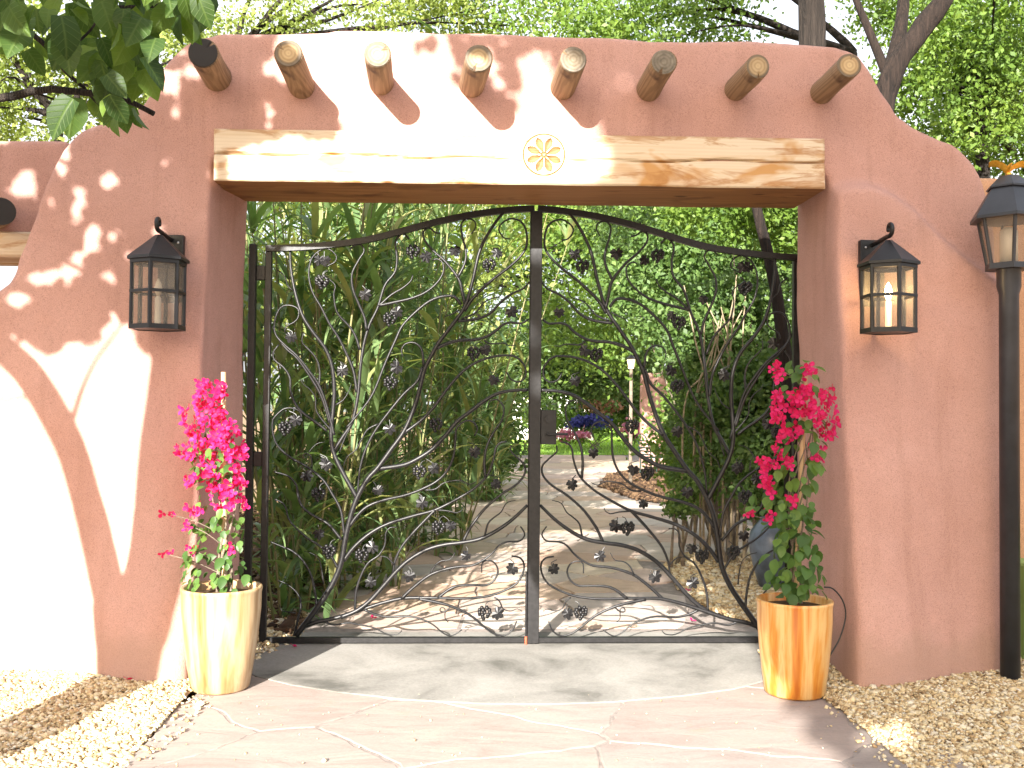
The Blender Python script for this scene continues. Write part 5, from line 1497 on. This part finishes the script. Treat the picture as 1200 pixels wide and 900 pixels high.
# white house at the end
a = px3(560, 440, 52); b = px3(696, 440, 52)
root = thing('white_house', ((a[0]+b[0])/2, a[1], 0), 'white house glimpsed at the far end of the garden', 'house')
g = MB(); g.box(a[0], b[0], a[1], a[1]+5, -0.1, a[2]+1.2); g.build('wall', WHITEWALL, root)
g = MB(); g.box(a[0]-0.25, b[0]+0.25, a[1]-0.25, a[1]+5.2, a[2]+1.201, a[2]+1.5); g.build('roof', TANSTUCCO, root)
for fx in (0.2, 0.45, 0.62, 0.85):
    x = a[0]+(b[0]-a[0])*fx
    g = MB(); g.box(x-0.4, x+0.4, a[1]-0.04, a[1]-0.003, 0.9, 2.0); wn = g.build('window', BARKRED, root)
    for sx in (-0.19, 0.19):
        g = MB(); g.box(x+sx-0.15, x+sx+0.15, a[1]-0.05, a[1]-0.041, 0.96, 1.94); g.build('pane', DARKGLASS, wn)

# ================================================================== TREE WHOSE BRANCH HANGS INTO THE PICTURE
SD = SUN
def shadow_pt(px, py, t):
    return at(px, py, 0.0) - SD*t
T0 = 3.75
trunkc = [(176, 795), (168, 745), (163, 715)]
P = [shadow_pt(*p, T0) for p in trunkc]
base = np.array([P[0][0]-0.05, P[0][1], -0.05])
ntr = thing('apricot_tree', base, 'broad leaved tree at the left whose branch hangs into the top left corner', 'tree')
V, F = tube(resample([base, (base+P[0])/2+np.array([0.03, 0, 0]), P[0], P[1], P[2]], 0.1), [0.19, 0.165, 0.16, 0.155], 14); mobj('trunk', V, F, BARK, ntr, base, True)
ll = [shadow_pt(x, y, T0+k*0.04) for k, (x, y) in enumerate([(165, 730), (145, 680), (118, 605), (85, 520), (40, 445), (-5, 400), (-60, 330), (-150, 240)])]
V, F = tube(resample(ll, 0.08), [0.12, 0.105, 0.095, 0.08, 0.05], 12); mobj('limb', V, F, BARK, ntr, None, True)
rl = [shadow_pt(x, y, T0+k*0.05) for k, (x, y) in enumerate([(172, 735), (196, 690), (201, 610), (203, 520), (206, 430), (212, 330), (222, 220), (240, 120), (262, 30)])]
V, F = tube(resample(rl, 0.08), [0.12, 0.115, 0.11, 0.10, 0.08, 0.06, 0.04], 12); mobj('limb', V, F, BARK, ntr, None, True)
for pts, r_ in (([(206, 420), (170, 370), (120, 330), (60, 300), (10, 290)], 0.035), ([(212, 320), (150, 250), (90, 200), (40, 170)], 0.04), ([(225, 210), (200, 160), (150, 110), (120, 60)], 0.03), ([(85, 520), (110, 440), (150, 380)], 0.025), ([(120, 610), (60, 480), (-20, 470)], 0.02)):
    V, F = tube(resample([shadow_pt(x, y, T0+0.5+0.1*k) for k, (x, y) in enumerate(pts)], 0.08), [r_, r_*0.6, r_*0.35], 8); mobj('limb', V, F, BARK, ntr, None, True)
sl3 = [shadow_pt(x, y, T0+0.25+k*0.05) for k, (x, y) in enumerate([(206, 805), (216, 745), (226, 660), (230, 560), (232, 450), (225, 340), (190, 220)])]
sb = np.array([sl3[0][0]-0.05, sl3[0][1], -0.05])
V, F = tube(resample([sb]+sl3, 0.08), [0.12, 0.115, 0.11, 0.10, 0.09, 0.07, 0.05], 12); mobj('limb', V, F, BARK, ntr, None, True)
# branch in view
BD = 2.45
j0 = rl[5]
vb = [j0, px3(-150, 175, BD), px3(-60, 128, BD), px3(0, 115, BD), px3(50, 106, BD), px3(100, 108, BD), px3(145, 116, BD), px3(180, 133, BD)]
V, F = tube(resample(vb, 0.03), np.array([30, 16, 10, 8.5, 7.5, 7, 6, 4])*BD/FPX*0.8, 12)
V = [np.array(v)+np.array(mnoise.noise_vector(Vector((v[0]*25, v[1]*25, v[2]*25))))*0.004 for v in V]
mobj('branch', V, F, BARK, ntr, None, True)
for pts, r_ in (([(-40, -10), (0, 25), (30, 35), (55, 55), (75, 82), (100, 104)], 4.5), ([(100, -20), (125, 6), (160, 8), (200, 4), (225, -6)], 3.5), ([(130, 108), (150, 85), (165, 60), (180, 30), (190, 5)], 2.2), ([(60, 70), (90, 50), (110, 30), (118, 5)], 2.0), ([(100, 106), (115, 122), (135, 138)], 1.6), ([(40, 108), (70, 120), (85, 135)], 1.6), ([(190, 5), (215, 20), (232, 35)], 1.6)):
    V, F = tube(resample([px3(x, y, BD+0.03*k) for k, (x, y) in enumerate(pts)], 0.02), [r_*BD/FPX, r_*0.5*BD/FPX], 8); mobj('twig', V, F, BARK, ntr, None, True)
NLM = [leaf_mesh('leaf', LEAFNEAR, 0.088, 0.062, 0.30, 0.16, True), leaf_mesh('leaf', LEAFNEAR, 0.076, 0.060, 0.45, 0.12, True), leaf_mesh('leaf', LEAFNEAR, 0.064, 0.045, 0.2, 0.26, True)]
def hang(p, sc, flat=0.0):
    tip = np.array([rng.normal(0.05, 0.5), rng.normal(-0.1, 0.35), -1.0+flat])
    nrm = np.array([rng.normal(0, 0.6), -1.0+rng.normal(0, 0.5), 0.5])
    yv = Vector(tip).normalized(); zv = Vector(nrm); zv = (zv-yv*zv.dot(yv)).normalized(); xv = yv.cross(zv)
    place('leaf', NLM[int(rng.integers(3))], ntr, p, Matrix((xv, yv, zv)).transposed().to_4x4() @ Matrix.Scale(sc, 4))
zones = [([(50, -30), (245, -30), (240, 30), (200, 15), (120, 20), (60, 20)], 34), ([(70, 0), (190, 0), (185, 60), (150, 80), (110, 70), (75, 40)], 26), ([(10, 0), (70, 0), (80, 60), (40, 70), (10, 40)], 12), ([(110, 55), (165, 55), (185, 80), (180, 100), (140, 90), (110, 85)], 16), ([(80, 108), (140, 112), (165, 128), (120, 125), (90, 122)], 9), ([(205, -10), (240, -10), (238, 30), (212, 15)], 8), ([(-60, -40), (40, -40), (20, 20), (-60, 60)], 14)]
for poly_, k in zones:
    for (x, y) in sample_px(poly_, int(k*1.6)):
        hang(px3(x, y, BD+rng.uniform(-0.25, 0.35)), rng.uniform(0.75, 1.15))
# crown out of the picture: gaps left where the sun comes through to the wall
def wallproj(P):
    t = -P[:, 1]
    Q = P + SD[None]*t[:, None]
    return Q[:, 0], Q[:, 2]
def wpoly(pts):
    return [(at(x, y, 0)[0], at(x, y, 0)[2]) for x, y in pts]
def well(x, y, a, b, rot=0):
    return [(x+a*math.cos(k*0.63)*math.cos(rot)-b*math.sin(k*0.63)*math.sin(rot), y+a*math.cos(k*0.63)*math.sin(rot)+b*math.sin(k*0.63)*math.cos(rot)) for k in range(10)]
shadeL = wpoly([(-420, -60), (-120, 0), (60, 15), (310, 12), (322, 24), (318, 60), (300, 85), (345, 108), (385, 128), (400, 152), (392, 168), (345, 160), (300, 172), (268, 182), (262, 260), (250, 330), (235, 395), (205, 430), (182, 425), (160, 388), (132, 362), (112, 408), (82, 398), (60, 420), (32, 398), (0, 386), (-420, 380)])
holes = [well(200, 97, 17, 20), well(208, 142, 9, 18), well(72, 186, 15, 24), well(130, 213, 17, 13, -.5), well(60, 230, 11, 9), well(200, 244, 8, 24), well(193, 190, 6, 14), well(275, 53, 11, 5), well(108, 282, 14, 24, .3), well(50, 326, 22, 14), well(22, 350, 20, 12), well(132, 275, 9, 14), well(88, 245, 10, 6, -.5), well(300, 38, 10, 8), well(150, 300, 8, 8), well(215, 62, 10, 5)]
holes = [wpoly(h) for h in holes]
def crownfill(ntry, tlo, thi, poly, holes, size, ragged=None):
    xs = [p[0] for p in poly]; zs = [p[1] for p in poly]
    X = rng.uniform(min(xs), max(xs), ntry); Z = rng.uniform(min(zs), max(zs), ntry)
    ok = inpoly(X, Z, poly)
    for h in holes: ok &= ~inpoly(X, Z, h)
    if ragged is not None:
        ok &= np.array([mnoise.noise(Vector((a*5.2, 1.7, b*4.2))) < ragged or not i for a, b, i in zip(X, Z, ok)])
    X, Z = X[ok], Z[ok]
    t = rng.uniform(tlo, thi, len(X))
    return np.stack([X, 0*X, Z], 1) - SD[None]*t[:, None]
P = crownfill(32000, T0, T0+1.6, shadeL, holes, 0.09, 0.36)
P = P[P[:, 2] > 1.7]
def strip(pts, wd, k):
    S = resample([np.array([x, y, 0.0]) for x, y in pts], 3.0)
    q = S[rng.integers(0, len(S), k)][:, :2]+rng.normal(0, wd, (k, 2))
    return np.array([at(x, y, 0)-SD*rng.uniform(4.6, 5.6) for x, y in q])
extra = np.concatenate([strip([(528, 40), (560, 52), (600, 47), (650, 44)], 5, 90), strip([(580, 70), (605, 58), (632, 48)], 4, 45), strip([(532, 62), (548, 78), (556, 92)], 4, 35), strip([(552, 96), (575, 112), (596, 122)], 7, 90), strip([(590, 62), (598, 90), (602, 112)], 5, 50), strip([(640, 50), (672, 80), (690, 110)], 8, 60), strip([(330, 120), (370, 140), (395, 158)], 6, 50), strip([(520, 42), (500, 52), (488, 60)], 4, 20)])
for pts, r_ in (([(262, 30), (400, 10), (520, 36), (600, 47), (650, 44)], 0.02), ([(560, 50), (600, 56), (632, 48)], 0.012)):
    V, F = tube(resample([shadow_pt(x, y, 4.2+0.25*k) for k, (x, y) in enumerate(pts)], 0.1), [r_*1.6, r_*0.5], 8); mobj('limb', V, F, BARK, ntr, None, True)
P = np.concatenate([P, extra])
up = []
for poly_, k in zones:
    for (x, y) in sample_px(poly_, k*4):
        q = px3(x, y, BD+rng.uniform(-0.2, 0.3)) - SD*rng.uniform(0.9, 1.9)
        rel = q-CAM; dz = rel@Fw
        if dz < 0.05 or abs(rel@Rt/dz) > 0.56 or abs(rel@Up/dz) > 0.43: up.append(q)
P = np.concatenate([P, np.array(up)])
V, F = leafcards(P, 0.10, 0.75)
o = mobj('crown', V, F, LEAFTREE, ntr, None, False, rng.random(len(P))); o['kind'] = 'stuff'

# ================================================================== BIG TREE BEHIND THE CAMERA THAT SHADES THE RIGHT HALF
def zpl(X, Z): return (X, Z)
bl = [at(625, 38, 0), at(640, 60, 0), at(680, 110, 0), at(704, 150, 0), at(725, 200, 0)]
edge = [(p[0], p[2]) for p in bl] + [(1.02, 3.02), (0.10, 2.84), (-0.45, 2.55), (-0.60, 2.0), (-0.35, 1.45), (0.2, 1.15), (0.9, 0.95), (1.55, 0.75), (1.70, 0.45), (1.88, 0.1), (2.05, -0.3), (2.35, -0.75)]
shadeR = [(edge[0][0]-0.05, 4.12)] + edge + [(3.3, -1.0), (6.0, -1.0), (6.0, 3.6), (3.6, 3.7), (3.0, 4.12)]
dap = [[(0.2+(i%5)*0.36+0.16*math.sin(i*2.1)+(0.06+0.08*((i*7)%3)/2)*math.cos(k*0.785)*1.3, 1.25+(i//5)*0.42+0.13*math.sin(i*3.7)+(0.05+0.06*((i*5)%4)/3)*math.sin(k*0.785)) for k in range(8)] for i in range(20)]
holesR = dap + [wpoly(well(735, 100, 22, 10)), [(2.30, -0.62), (2.62, -0.62), (2.66, -0.45), (2.36, -0.42)]]
# a few branch shadows over the lit middle of the wall
patch = []
st = np.array([-0.2, -12.6, 0.0])
bt = thing('cottonwood_tree', st, 'large tree behind the viewer that shades the right half of the gateway', 'tree')
top = np.array([-1.0, -12.2, 5.0])
V, F = tube(resample([st-np.array([0, 0, .1]), np.array([-0.4, -12.5, 2.4]), top], 0.3), [0.34, 0.28, 0.22], 14); mobj('trunk', V, F, BARK, bt, st, True)
P = crownfill(32000, 10.6, 13.2, shadeR, holesR, 0.13)
pp_ = [crownfill(70, 10.6, 12.0, q, [], 0.12) for q in patch]
for k in range(12):
    c_ = P[int(rng.integers(len(P)))]
    V, F = tube(resample([top, top*0.6+c_*0.4+np.array([0, 0, .3]), c_], 0.3), [0.12, 0.06, 0.02], 8); mobj('limb', V, F, BARK, bt, None, True)
V, F = leafcards(P, 0.18, 0.8)
o = mobj('crown', V, F, LEAFTREE, bt, None, False, rng.random(len(P))); o['kind'] = 'stuff'
